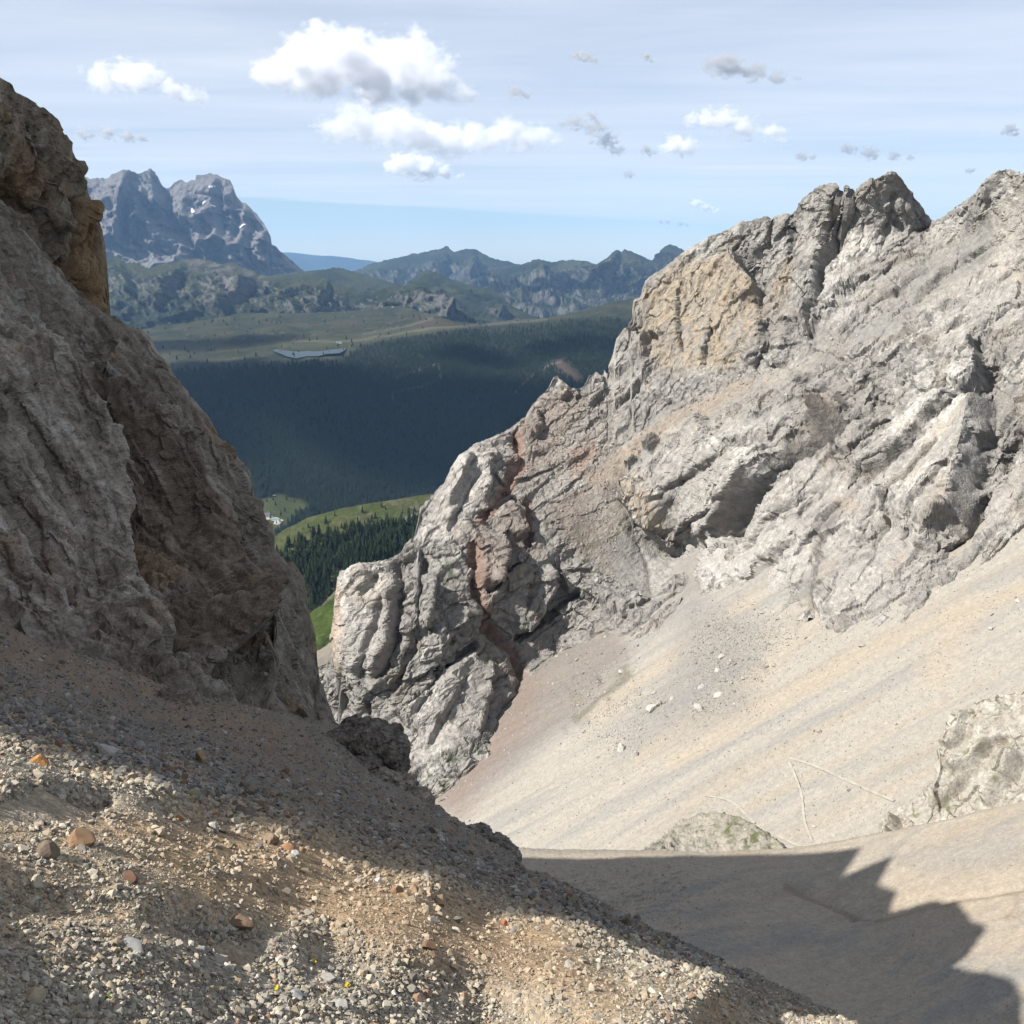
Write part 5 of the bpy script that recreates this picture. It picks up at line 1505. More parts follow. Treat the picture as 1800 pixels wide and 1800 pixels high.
# dark rock nose on the edge of the gravel slope, and small ledges below it
def lump(name, label, pts, seed, colr, cat='rock', rough=0.13):
    """a rock body: puffs of rock fused and broken up"""
    V = np.concatenate([ICO2_ * np.array(r) + np.array(p) for p, r in pts])
    Fc = np.concatenate([ICO2F_ + k * len(ICO2_) for k in range(len(pts))])
    o0 = V.mean(0)
    me = bpy.data.meshes.new(name)
    me.from_pydata((V - o0).tolist(), [], Fc.tolist())
    tmp = bpy.data.objects.new(name, me)
    COL.objects.link(tmp)
    R0 = float(np.mean([np.mean(r) for _, r in pts]))
    md = tmp.modifiers.new('r', 'REMESH')
    md.mode = 'VOXEL'
    md.voxel_size = R0 / 16.0
    dg = bpy.context.evaluated_depsgraph_get()
    dg.update()
    me2 = bpy.data.meshes.new_from_object(tmp.evaluated_get(dg))
    bpy.data.objects.remove(tmp)
    nv = len(me2.vertices)
    co = np.empty(nv * 3, np.float32); me2.vertices.foreach_get('co', co); co = co.reshape(-1, 3)
    nr = np.empty(nv * 3, np.float32); me2.vertices.foreach_get('normal', nr); nr = nr.reshape(-1, 3)
    q = co / R0 + seed
    off = R0 * rough * (1.5 * facets(q * 1.3, seed)[0] + 0.8 * facets(q * 3.5, seed + 1)[0] + 0.35 * facets(q * 9, seed + 2)[0] + 0.6 * fbm(q * 1.2, 3, seed=seed + 3))
    co = co + nr * off[:, None]
    me2.vertices.foreach_set('co', co.astype(np.float32).ravel())
    me2.name = name
    g = fbm(q * 2.5, 4, 0.6, seed=seed + 5)
    cols = mixc(np.array(colr) * 0.75, np.array(colr) * 1.3, smooth(g, -0.2, 0.3))
    ca = me2.color_attributes.new('Col', 'FLOAT_COLOR', 'POINT')
    ca.data.foreach_set('color', np.hstack([cols, np.ones((nv, 1))]).astype(np.float32).ravel())
    me2.materials.clear()
    me2.materials.append(M_rock_near)
    me2.polygons.foreach_set('use_smooth', np.zeros(len(me2.polygons), bool))
    o = bpy.data.objects.new(name, me2)
    o.location = o0.tolist()
    COL.objects.link(o)
    tag(o, label, cat)
    return o


ICO2_, ICO2F_ = ico(2)


def at(u, v, d):
    return unproject(np.array(float(u)), np.array(float(v)), d)


lump('rock_nose', 'dark overhanging rock nose on the edge of the shaded slope', [(at(650, 1300, 37), (1.0, 1.2, 0.75)), (at(685, 1318, 37), (0.75, 1.0, 0.75)), (at(620, 1290, 38), (0.7, 1.0, 0.5)), (at(700, 1340, 37), (0.42, 0.8, 0.5)), (at(640, 1340, 36.5), (0.9, 1.2, 0.7)), (at(600, 1310, 37), (0.7, 1.0, 0.5)), (at(690, 1285, 37.2), (0.35, 0.5, 0.25))], 31, (0.19, 0.165, 0.14), rough=0.09)
lump('rock_ledge', 'grey and rusty rock ledge just below the dark nose', [(at(700, 1385, 35), (0.75, 0.9, 0.45)), (at(735, 1410, 34), (0.6, 0.8, 0.4)), (at(670, 1375, 35), (0.6, 0.9, 0.35)), (at(715, 1425, 33), (0.5, 0.7, 0.3))], 37, (0.27, 0.23, 0.19), rough=0.09)
lump('rock_ledge', 'dark crumbly rock rim at the lower end of the shaded slope', [(at(870, 1490, 33), (0.6, 0.8, 0.3)), (at(895, 1510, 33), (0.4, 0.7, 0.4)), (at(840, 1472, 33.5), (0.6, 0.8, 0.25)), (at(902, 1535, 33), (0.25, 0.5, 0.4))], 41, (0.22, 0.195, 0.17), rough=0.09)
lump('rock_step', 'dark rock step sticking out of the shaded gravel under the cliff', [(at(310, 1235, 30), (0.5, 0.7, 0.28)), (at(322, 1252, 29), (0.35, 0.6, 0.25)), (at(290, 1228, 31), (0.4, 0.6, 0.2))], 43, (0.22, 0.18, 0.14))

# boulders on the scree slope across the basin
SB = [(1228, 1241, 25, 19, 'largest white boulder on the scree slope'), (1092, 1311, 20, 19, 'white boulder low on the scree near the red gully'), (1119, 1323, 11, 15, 'upright white boulder beside the low one'), (1440, 1286, 11, 8, 'lone white boulder in the middle of the scree'), (1515, 1133, 12, 7, 'flat boulder high on the ochre streaks'),
      (1741, 1103, 11, 9, 'pale boulder on the upper scree near the picture edge'), (1744, 1078, 9, 7, 'second boulder above the pale one on the upper scree'), (1091, 1178, 15, 9, 'white flat boulder below the grey gully'), (1305, 1191, 10, 7, 'grey boulder above the largest white one'), (1263, 1177, 14, 8, 'grey block on the stony band'), (1232, 1206, 14, 8, 'dark topped boulder right above the largest'),
      (1262, 1220, 20, 10, 'broad pale slab beside the largest boulder'), (1027, 1284, 9, 7, 'small dark boulder below the red crags'), (1367, 1269, 9, 5, 'small brown boulder in mid scree'), (1340, 1077, 9, 6, 'white boulder just under the crag foot'), (1526, 1116, 9, 5, 'dark flat boulder by the ochre streak'), (1490, 1216, 8, 5, 'small dark boulder right of mid scree'),
      (1145, 1243, 22, 16, 'pale rubble block on the stony band'), (1160, 1235, 14, 12, 'rounded block by the pale rubble block'), (1270, 1152, 16, 8, 'low grey block high on the stony band'), (1180, 1228, 11, 8, 'little block between rubble and the largest boulder'), (1362, 1167, 10, 8, 'white block at the end of the sand tongue'), (1789, 1056, 11, 8, 'boulder at the top edge of the scree')]
protoB = [rough_stone(4000 + k, 0.75, 2, 8) for k in range(8)]
for m_ in protoB:
    m_.materials.append(M_stone)


def put_boulder(Ld, bu, bv, bw_, bh, colr, lab, group=None):
    p = Ld.locate(np.array([bu]), np.array([bv + 0.3 * bh]))[0]
    s = (p[1] * CT - p[2] * ST_) / F
    o = bpy.data.objects.new('boulder', protoB[rng.integers(len(protoB))])
    COL.objects.link(o)
    o.location = (p[0], p[1], p[2] + 0.12 * bh * s)
    o.scale = (bw_ * s, bw_ * s * 0.9, bh * s * 1.2)
    o.rotation_euler = (rng.normal() * 0.25, rng.normal() * 0.25 - 0.2, rng.uniform(0, 6.28))
    o.color = (*colr, 1)
    tag(o, lab, 'boulder', group)


ST_ = math.sin(TH)
for (bu, bv, bw_, bh, lab) in SB:
    put_boulder(LAND_SCREE, bu, bv, bw_ * 1.1, bh * 1.1, tuple(np.array([0.47, 0.445, 0.40]) * rng.uniform(0.8, 1.1)), lab)
wts = [(1150, 1240, 90, 30), (1230, 1200, 90, 45), (1280, 1150, 80, 40), (1100, 1300, 70, 30), (1000, 1200, 80, 60), (1300, 1110, 80, 30)]


def band_w(u, v):
    w = 0.02 * inframe(u, v, 0) * (v > 960) * (v < 1500)
    for (a, b, c_, d_) in wts:
        w = w + np.exp(-((u - a) / c_) ** 2 - ((v - b) / d_) ** 2)
    return w


Pb = surface_samples(LAND_SCREE, 110, band_w, rng)
ub, vb = project(Pb)
for k in range(len(Pb)):
    w_ = rng.uniform(4.0, 9.5)
    put_boulder(LAND_SCREE, ub[k], vb[k], w_, w_ * 0.65, tuple(np.array([0.38, 0.36, 0.325]) * rng.uniform(0.6, 1.2)), ('larger ' if w_ > 7 else 'small ') + 'grey boulder strewn on the scree ' + ('below the red crags' if ub[k] < 1060 else ('low on the stony band' if vb[k] > 1215 else ('high on the stony band' if ub[k] < 1340 else 'below the tilted slabs'))), 'small boulders strewn on the scree')
n = 30000
Pd = surface_samples(LAND_SCREE, n, lambda u, v: band_w(u, v) + 0.10 * inframe(u, v, 60), rng)
dd_ = Pd[:, 1]
sz = np.clip(1.7 * np.exp(rng.normal(size=n) * 0.5), 0.9, 6.0) * dd_ / F
tag(instancer('scree_stones', Pd + np.array([0, 0, 0.05]), rng.uniform(0, 6.28, (n, 3)), sz[:, None] * rng.uniform(0.7, 1.2, (n, 3)), rng.integers(0, 10, n), pick_cols(rng, n, [(2, (0.46, 0.435, 0.39)), (3, (0.31, 0.295, 0.27)), (1.5, (0.22, 0.205, 0.18))]), [m_.copy() for m_ in protos], M_gravel),
    'countless small stones sprinkled over the scree slope', 'stones', kind='stuff')
n = 9000
Pd = surface_samples(LAND_FLOOR, n, lambda u, v: inframe(u, v, 60) * (0.25 + 2.0 * np.exp(-((u - 1100) / 130) ** 2 - ((v - 1580) / 60) ** 2)), rng)
sz = np.clip(1.8 * np.exp(rng.normal(size=n) * 0.5), 1.0, 6.0) * Pd[:, 1] / F
tag(instancer('floor_stones', Pd + np.array([0, 0, 0.03]), rng.uniform(0, 6.28, (n, 3)), sz[:, None] * rng.uniform(0.7, 1.2, (n, 3)), rng.integers(0, 10, n), pick_cols(rng, n, [(3, (0.42, 0.39, 0.34)), (2, (0.30, 0.285, 0.26))]), [m_.copy() for m_ in protos], M_gravel),
    'scattered small stones on the gravel floor of the basin', 'stones', kind='stuff')
# rubble in the debris between the crags
n = 5200
Pd = surface_samples(LAND_MASSIF, n, lambda u, v: poly_mask(u, v, [(960, 880), (1080, 850), (1120, 930), (1150, 1060), (1060, 1010), (990, 940)], 20) + 0.8 * poly_mask(u, v, [(1560, 555), (1480, 620), (1290, 735), (1060, 880), (900, 880), (900, 760), (1000, 690), (1180, 700), (1400, 630)], 20), rng)
sz = np.clip(2.4 * np.exp(rng.normal(size=n) * 0.55), 1.2, 9.0) * Pd[:, 1] / F
tag(instancer('crag_rubble', Pd, rng.uniform(0, 6.28, (n, 3)), sz[:, None] * rng.uniform(0.7, 1.2, (n, 3)), rng.integers(0, 10, n), pick_cols(rng, n, [(3, (0.40, 0.375, 0.34)), (2, (0.31, 0.26, 0.22)), (1, (0.36, 0.25, 0.19))]), [m_.copy() for m_ in protos], M_gravel),
    'broken rubble lying on the ledges between the sunlit crags', 'rubble', kind='stuff')

# ------------------------------------------------------------------ paths on the scree
M_path = plain_material('trodden_gravel', (0.405, 0.38, 0.325), 0.15, 1.5)
PATHS = [('pale footpath slanting across the scree to the rock outcrop', [(1384, 1334), (1400, 1337), (1430, 1347), (1460, 1360), (1500, 1378), (1540, 1396), (1575, 1411)]), ('pale footpath turning down from the bend in mid scree', [(1384, 1337), (1392, 1352), (1400, 1370), (1409, 1395), (1411, 1420), (1414, 1450), (1430, 1485)]),
         ('short pale footpath curving round above the knoll', [(1235, 1400), (1262, 1402), (1290, 1411), (1305, 1425), (1318, 1440), (1330, 1452)]), ('short pale footpath coming out behind the knoll', [(1362, 1468), (1385, 1480), (1412, 1492)])]
for lab, pl in PATHS:
    pl = np.array(pl, float)
    s = np.concatenate([[0], np.cumsum(np.hypot(*np.diff(pl, axis=0).T))])
    m = int(s[-1] / 4) + 2
    tt_ = np.linspace(0, s[-1], m)
    uu, vv = np.interp(tt_, s, pl[:, 0]), np.interp(tt_, s, pl[:, 1])
    pts = LAND_SCREE.locate(uu, vv)
    pts = np.stack([np.convolve(np.pad(pts[:, k], 4, 'edge'), np.ones(9) / 9, 'valid') for k in range(3)], -1)
    tg = np.gradient(pts, axis=0); tg[:, 2] = 0
    tg /= np.linalg.norm(tg, axis=1)[:, None] + 1e-9
    sd = np.stack([-tg[:, 1], tg[:, 0], 0 * tg[:, 0]], -1)
    wd = np.full((m, 1), 0.22)
    zoff = np.array([0, 0, 0.22])
    grad = sd[:, 0:1] * 0.625 * np.array([0, 0, 1.0])
    L_, R_ = pts + (sd + grad) * wd + zoff, pts - (sd + grad) * wd + zoff
    V = np.concatenate([L_, R_])
    fcs = [(k, k + 1, m + k + 1, m + k) for k in range(m - 1)]
    tag(mesh_obj('footpath', V, fcs, M_path), lab, 'path', kind='structure')

# ------------------------------------------------------------------ snow patches on the far peaks
M_snow = plain_material('old_snow', (0.80, 0.81, 0.83), 0.08, 60.0)
PK = LANDS['jagged grey rock peaks with snow patches on the far skyline']
pu, pv = project(PK.P[:PK.nfront])
NP = grid_normals(PK.P[:PK.nfront])
NP[(NP * PK.P[:PK.nfront]).sum(2) > 0] *= -1
SNOW = [('largest snow patch in the gully of the far peak', [(335, 368), (341, 364), (345, 374), (339, 378), (333, 373)]), ('bright snow patch right under the flat topped far peak', [(369, 361), (379, 360), (380, 366), (370, 368)]), ('slanting snow patch above the gully of the far peak', [(353, 361), (362, 352), (364, 357), (356, 364)]),
        ('thin snow band near the top of the far peak', [(364, 329), (376, 326), (380, 331), (368, 333)]), ('tiny snow dot on the upper far peak', [(377, 335), (383, 334), (383, 340), (378, 340)]), ('little snow streak near the edge of the flat summit', [(387, 332), (392, 333), (393, 338), (388, 337)]),
        ('narrow snow strip on the right shoulder of the far peak', [(421, 400), (430, 394), (433, 397), (423, 403)]), ('small snow speck in the shaded far wall', [(256, 390), (261, 388), (264, 397), (260, 398)])]
for lab, poly in SNOW:
    inside = poly_mask(pu.ravel(), pv.ravel(), poly, 1.0).reshape(pu.shape) > 0.45
    q = np.argwhere(inside[:-1, :-1] & inside[1:, :-1] & inside[:-1, 1:] & inside[1:, 1:])
    if len(q) == 0:
        continue
    used, fcs, vv_ = {}, [], []
    for r, c in q:
        f = []
        for rc in ((r, c), (r, c + 1), (r + 1, c + 1), (r + 1, c)):
            if rc not in used:
                used[rc] = len(vv_)
                vv_.append(PK.P[rc] + NP[rc] * 12 + np.array([0, -6, 4]))
            f.append(used[rc])
        fcs.append(f)
    tag(mesh_obj('snow_patch', vv_, fcs, M_snow, smooth_=True), lab, 'snow')

# ------------------------------------------------------------------ conifers
def conifer_meshes(seed):
    rg = np.random.default_rng(seed)
    V, Fc = [], []
    tiers = 7
    for t in range(tiers):
        z0 = 0.10 + 0.80 * t / tiers
        r0 = 0.17 * (1 - t / tiers) ** 0.8 + 0.02
        z1 = z0 + 0.24 * (1 - 0.4 * t / tiers)
        b = len(V)
        m = 9
        V.append((rg.normal() * 0.006, rg.normal() * 0.006, min(z1, 1.0)))
        for k in range(m):
            a = 2 * math.pi * (k + rg.uniform(-0.25, 0.25)) / m
            r = r0 * rg.uniform(0.65, 1.2)
            V.append((r * math.cos(a), r * math.sin(a), z0 - 0.05 * rg.random()))
            a2 = a + math.pi / m
            V.append((0.45 * r0 * math.cos(a2), 0.45 * r0 * math.sin(a2), z0 + 0.04))
        for k in range(2 * m):
            Fc.append((b, b + 1 + k, b + 1 + (k + 1) % (2 * m)))
    crown = bpy.data.meshes.new('crown')
    crown.from_pydata(V, [], Fc)
    tv, tf = [], []
    for k in range(6):
        a = 2 * math.pi * k / 6
        tv += [(0.022 * math.cos(a), 0.022 * math.sin(a), -0.05), (0.006 * math.cos(a), 0.006 * math.sin(a), 0.75)]
    for k in range(6):
        j = (k + 1) % 6
        tf.append((2 * k, 2 * j, 2 * j + 1, 2 * k + 1))
    trunk = bpy.data.meshes.new('trunk')
    trunk.from_pydata(tv, [], tf)
    return crown, trunk


M_needle = plain_material('conifer_needles', (0.030, 0.050, 0.018), 0.5, 0.15, 0.8)
M_needle_far = plain_material('conifer_needles_far', (0.022, 0.036, 0.018), 0.3, 0.3, 0.9)
M_bark = plain_material('conifer_bark', (0.10, 0.075, 0.055), 0.3, 0.2)
CON = [conifer_meshes(70 + k) for k in range(5)]
for cr, tr in CON:
    cr.materials.append(M_needle)
    tr.materials.append(M_bark)


def wood_w(u, v):
    dense = poly_mask(u, v, [(478, 975), (520, 955), (600, 935), (680, 925), (760, 905), (770, 985), (690, 985), (620, 1020), (590, 1050), (550, 1070), (530, 1040)], 14)
    loose = poly_mask(u, v, [(470, 958), (540, 918), (660, 895), (760, 885), (760, 940), (600, 960), (490, 985)], 8)
    return dense + 0.09 * loose


Pt = surface_samples(H2, 760, wood_w, rng)
ut, vt = project(Pt)
order = np.argsort(Pt[:, 1])
cnt = 0
rest = []
for k in rng.permutation(len(Pt)):
    h = rng.uniform(11, 21)
    openg = poly_mask(np.array([ut[k]]), np.array([vt[k]]), [(478, 975), (520, 955), (600, 935), (680, 925), (760, 905), (770, 985), (690, 985), (620, 1020), (590, 1050), (550, 1070), (530, 1040)], 10)[0] < 0.3
    if openg:
        h *= 0.6
    if cnt >= 300 or ut[k] < 450:
        rest.append((k, h))
        continue
    cnt += 1
    e = bpy.data.objects.new('conifer_tree', None)
    COL.objects.link(e)
    e.location = Pt[k] - np.array([0, 0, 0.4])
    e.scale = (h * rng.uniform(0.9, 1.25), h * rng.uniform(0.9, 1.25), h)
    e.rotation_euler = (0, 0, rng.uniform(0, 6.28))
    cr, tr = CON[rng.integers(5)]
    for nm, m_ in (('crown', cr), ('trunk', tr)):
        o = bpy.data.objects.new(nm, m_)
        COL.objects.link(o)
        o.parent = e
    if openg:
        tag(e, 'small dark conifer standing on the open grass of the green hillside', 'tree', 'scattered conifers on the open hillside')
    else:
        zone = 'at the left end of the hillside wood' if ut[k] < 545 else ('along the grassy upper edge of the hillside wood' if vt[k] < 955 - 0.06 * (ut[k] - 545) else ('low in the hillside wood above the brown gully' if vt[k] > 1000 else 'in the thick middle of the hillside wood'))
        tag(e, ('tall' if h > 16 else 'short') + ' dark conifer ' + zone, 'tree', 'conifers in the hillside wood')


def forest(name, label, pts, hts):
    m = len(pts)
    sc_ = np.stack([hts * rng.uniform(1.0, 1.5, m), hts * rng.uniform(1.0, 1.5, m), hts], -1)
    rt = np.stack([np.zeros(m), np.zeros(m), rng.uniform(0, 6.28, m)], -1)
    pr = [cr.copy() for cr, _ in CON]
    o = instancer(name, pts, rt, sc_, rng.integers(0, 5, m), np.full((m, 3), 0.03), pr, M_needle_far)
    return tag(o, label, 'forest', kind='stuff')


if rest:
    forest('wood', 'rest of the dense conifer wood on the green hillside', Pt[[k for k, _ in rest]], np.array([h for _, h in rest]))


def mount_w(u, v):
    edge = np.interp(u, [150, 300, 480, 600, 640, 720, 800, 880, 960, 1040, 1300], [668, 648, 640, 634, 606, 594, 583, 580, 572, 562, 566])
    w = smooth(v, edge - 4, edge + 12) * (v < 960)
    mead = poly_mask(u, v, [(425, 900), (450, 880), (490, 868), (530, 878), (548, 890), (520, 905), (510, 925), (470, 945), (425, 960)], 4)
    for r in ROADS:
        w = w * (1 - line_mask(u, v, r, 2.0, 1.0))
    w = w * (1 - poly_mask(u, v, [(965, 638), (990, 632), (1030, 670), (1010, 672)], 5))
    return w * (1 - 0.97 * mead) + 0.03 * (v < edge) * (v > 560)


Pf = surface_samples(HP, 42000, mount_w, rng)
forest('forest', 'dark conifer forest covering the shaded mountainside', Pf, rng.uniform(11, 24, len(Pf)))

# ------------------------------------------------------------------ houses in the valley and on the plateau
M_wall = plain_material('white_plaster', (0.72, 0.70, 0.66), 0.06, 3.0)
M_wood = plain_material('brown_timber', (0.13, 0.085, 0.055), 0.2, 1.5)
M_roof = plain_material('grey_shingle_roof', (0.16, 0.15, 0.15), 0.15, 1.0)
M_roofg = plain_material('green_metal_roof', (0.16, 0.27, 0.25), 0.10, 2.0)
M_win = plain_material('window_glass', (0.04, 0.05, 0.06), 0.1, 1.0, 0.2)
M_tarmac = plain_material('pale_yard_gravel', (0.46, 0.43, 0.38), 0.12, 4.0)


def house(name, label, base, w, d, h, rot, wall, roof, cat='house'):
    e = bpy.data.objects.new(name, None)
    COL.objects.link(e)
    e.location = base
    e.rotation_euler = (0, 0, rot)
    x, y = w / 2, d / 2
    rh = d * 0.32
    wv = [(-x, -y, -3), (x, -y, -3), (x, y, -3), (-x, y, -3), (-x, -y, h), (x, -y, h), (x, y, h), (-x, y, h), (-x, 0, h + rh - 0.1), (x, 0, h + rh - 0.1)]
    mesh_obj('wall', wv, [(0, 1, 5, 4), (2, 3, 7, 6), (1, 2, 6, 9, 5), (3, 0, 4, 8, 7)], wall, e)
    o_ = 0.8
    rv = [(-x - o_, -y - o_, h - 0.4), (x + o_, -y - o_, h - 0.4), (x + o_, 0, h + rh), (-x - o_, 0, h + rh), (-x - o_, y + o_, h - 0.4), (x + o_, y + o_, h - 0.4)]
    rv += [(a, b, c_ + 0.5) for a, b, c_ in rv]
    mesh_obj('roof', rv, [(6, 7, 8, 9), (9, 8, 11, 10), (0, 3, 2, 1), (3, 4, 5, 2), (0, 1, 7, 6), (5, 4, 10, 11), (1, 2, 8, 7), (2, 5, 11, 8), (0, 6, 9, 3), (3, 9, 10, 4)], roof, e)
    m = max(2, int(w / 4.5))
    for fl in range(max(1, int(h / 3.2))):
        for k in range(m):
            cx_ = -x + w * (k + 0.5) / m
            z0 = 1.0 + fl * 3.0
            mesh_obj('window', [(cx_ - 0.6, -y - 0.06, z0), (cx_ + 0.6, -y - 0.06, z0), (cx_ + 0.6, -y - 0.06, z0 + 1.4), (cx_ - 0.6, -y - 0.06, z0 + 1.4), (cx_ - 0.6, -y + 0.02, z0), (cx_ + 0.6, -y + 0.02, z0), (cx_ + 0.6, -y + 0.02, z0 + 1.4), (cx_ - 0.6, -y + 0.02, z0 + 1.4)],
                     [(0, 1, 2, 3), (0, 4, 5, 1), (3, 2, 6, 7), (0, 3, 7, 4), (1, 5, 6, 2)], M_win, e)
    return tag(e, label, cat)


def on(Ld, u, v):
    return Ld.locate(np.array([float(u)]), np.array([float(v)]))[0]


house('inn', 'white inn building at the edge of the valley meadow', on(HP, 469, 909), 22, 12, 9, 0.3, M_wall, M_roof)
house('barn', 'long pale building beside the valley yard', on(HP, 484, 916), 26, 10, 5, -0.2, M_wall, M_roofg)
house('barn', 'low green roofed hall partly behind the cliff edge', on(HP, 452, 915), 24, 12, 5, 0.1, M_wall, M_roofg)
house('hut', 'tiny hut at the top of the valley meadow', on(HP, 483, 873), 9, 7, 4, 0.4, M_wood, M_roof, 'hut')
house('hut', 'pale building by the track beyond the lake', on(HP, 595, 603), 24, 10, 4, 0.1, M_wall, M_roofg, 'hut')
house('hut', 'small white hut on the crest of the plateau', on(HP, 690, 541), 14, 9, 5, 0.1, M_wall, M_roof, 'hut')
yard = HP.locate(np.array([448., 460, 474, 488, 498, 490, 476, 462, 450]), np.array([902., 904, 907, 909, 916, 922, 921, 920, 918])) + np.array([0, 0, 0.8])
tag(mesh_obj('yard', yard, [tuple(range(9))], M_tarmac), 'pale gravel yard around the valley buildings', 'yard', kind='structure')

# ------------------------------------------------------------------ yellow flowers in the foreground
M_leaf = plain_material('flower_leaf', (0.10, 0.16, 0.03), 0.3, 0.02)
M_petal = plain_material('yellow_petal', (0.75, 0.55, 0.02), 0.1, 0.02)
for k, (fu, fv, lab) in enumerate([(552, 1696, 'yellow alpine flower on bare gravel in mid foreground'), (611, 1738, 'small yellow flower beside pale stones lower on the bank'), (487, 1742, 'tiny yellow flower at the rim of the grey rubble'), (190, 1758, 'low green alpine plant near the bottom edge')]):
    p = on(FG, fu, fv)
    e = bpy.data.objects.new('alpine_flower', None)
    COL.objects.link(e)
    e.location = p
    e.scale = (0.6, 0.6, 0.6)
    V, Fc = [], []
    rg = np.random.default_rng(88 + k)
    for j in range(9):
        a = rg.uniform(0, 6.28); l = rg.uniform(0.012, 0.026); b = len(V)
        dx, dy = math.cos(a), math.sin(a)
        V += [(0, 0, 0), (dx * l * 0.5 - dy * 0.004, dy * l * 0.5 + dx * 0.004, l * 0.6), (dx * l, dy * l, l * 0.55), (dx * l * 0.5 + dy * 0.004, dy * l * 0.5 - dx * 0.004, l * 0.6)]
        Fc.append((b, b + 1, b + 2, b + 3))
    mesh_obj('leaf', V, Fc, M_leaf, e)
    if k < 3:
        for j in range(3):
            cx_, cy_, cz_ = rg.normal() * 0.008, rg.normal() * 0.006, rg.uniform(0.026, 0.038)
            pv_, pf_ = [(cx_, cy_, cz_ - 0.003)], []
            for q_ in range(10):
                a = 2 * math.pi * q_ / 10
                r = 0.0095 if q_ % 2 == 0 else 0.006
                pv_.append((cx_ + r * math.cos(a), cy_ + r * math.sin(a) * 0.8 - 0.002, cz_ + r * math.sin(a) * 0.6))
            for q_ in range(10):
                pf_.append((0, 1 + q_, 1 + (q_ + 1) % 10))
            mesh_obj('blossom', pv_, pf_, M_petal, e)
    tag(e, lab, 'flower')
# ------------------------------------------------------------------ clouds
def cloud_material(name, density, size, puffs, flat, seed, erode=1.0, tone=1.0):
    """vapour: thick in the heart of each puff, frayed by billowing noise towards its rim"""
    m, nt, out = nodes_of(name)
    N, L = nt.nodes, nt.links
    pv = N.new('ShaderNodeVolumePrincipled')
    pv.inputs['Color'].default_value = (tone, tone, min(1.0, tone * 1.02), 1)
    pv.inputs['Anisotropy'].default_value = 0.35
    tc = N.new('ShaderNodeTexCoord')
    best = None
    for p, r in puffs:
        sub = N.new('ShaderNodeVectorMath'); sub.operation = 'SUBTRACT'
        L.new(tc.outputs['Object'], sub.inputs[0]); sub.inputs[1].default_value = tuple(p)
        mu = N.new('ShaderNodeVectorMath'); mu.operation = 'MULTIPLY'
        L.new(sub.outputs[0], mu.inputs[0]); mu.inputs[1].default_value = (1 / (r * 1.05), 1 / r, 1 / (r * flat))
        ln = N.new('ShaderNodeVectorMath'); ln.operation = 'LENGTH'
        L.new(mu.outputs[0], ln.inputs[0])
        if best is None:
            best = ln.outputs['Value']
        else:
            mn = N.new('ShaderNodeMath'); mn.operation = 'SMOOTH_MIN'
            L.new(best, mn.inputs[0]); L.new(ln.outputs['Value'], mn.inputs[1]); mn.inputs[2].default_value = 0.15
            best = mn.outputs[0]
    n = N.new('ShaderNodeTexNoise')
    n.inputs['Scale'].default_value = 1.0 / size
    n.inputs['Detail'].default_value = 5.0
    n.inputs['Roughness'].default_value = 0.6
    mp = N.new('ShaderNodeMapping'); mp.inputs['Location'].default_value = (seed * 7.7, 0, 0)
    mp.inputs['Scale'].default_value = (0.8, 0.8, 1.15)
    L.new(tc.outputs['Object'], mp.inputs[0]); L.new(mp.outputs[0], n.inputs['Vector'])
    a = N.new('ShaderNodeMath'); a.operation = 'MULTIPLY_ADD'                  # noise * k - distance
    L.new(n.outputs['Fac'], a.inputs[0]); a.inputs[1].default_value = 2.3 * erode
    sb = N.new('ShaderNodeMath'); sb.operation = 'SUBTRACT'
    sb.inputs[0].default_value = 0.72 - 1.15 * erode
    L.new(best, sb.inputs[1]); L.new(sb.outputs[0], a.inputs[2])
    r = N.new('ShaderNodeMapRange'); r.interpolation_type = 'SMOOTHSTEP'
    r.inputs['From Min'].default_value = 0.0
    r.inputs['From Max'].default_value = 0.75
    r.inputs['To Max'].default_value = density
    L.new(a.outputs[0], r.inputs['Value'])
    L.new(r.outputs[0], pv.inputs['Density'])
    L.new(pv.outputs[0], out.inputs['Volume'])
    return m


ICO2, ICO2F = ico(2)


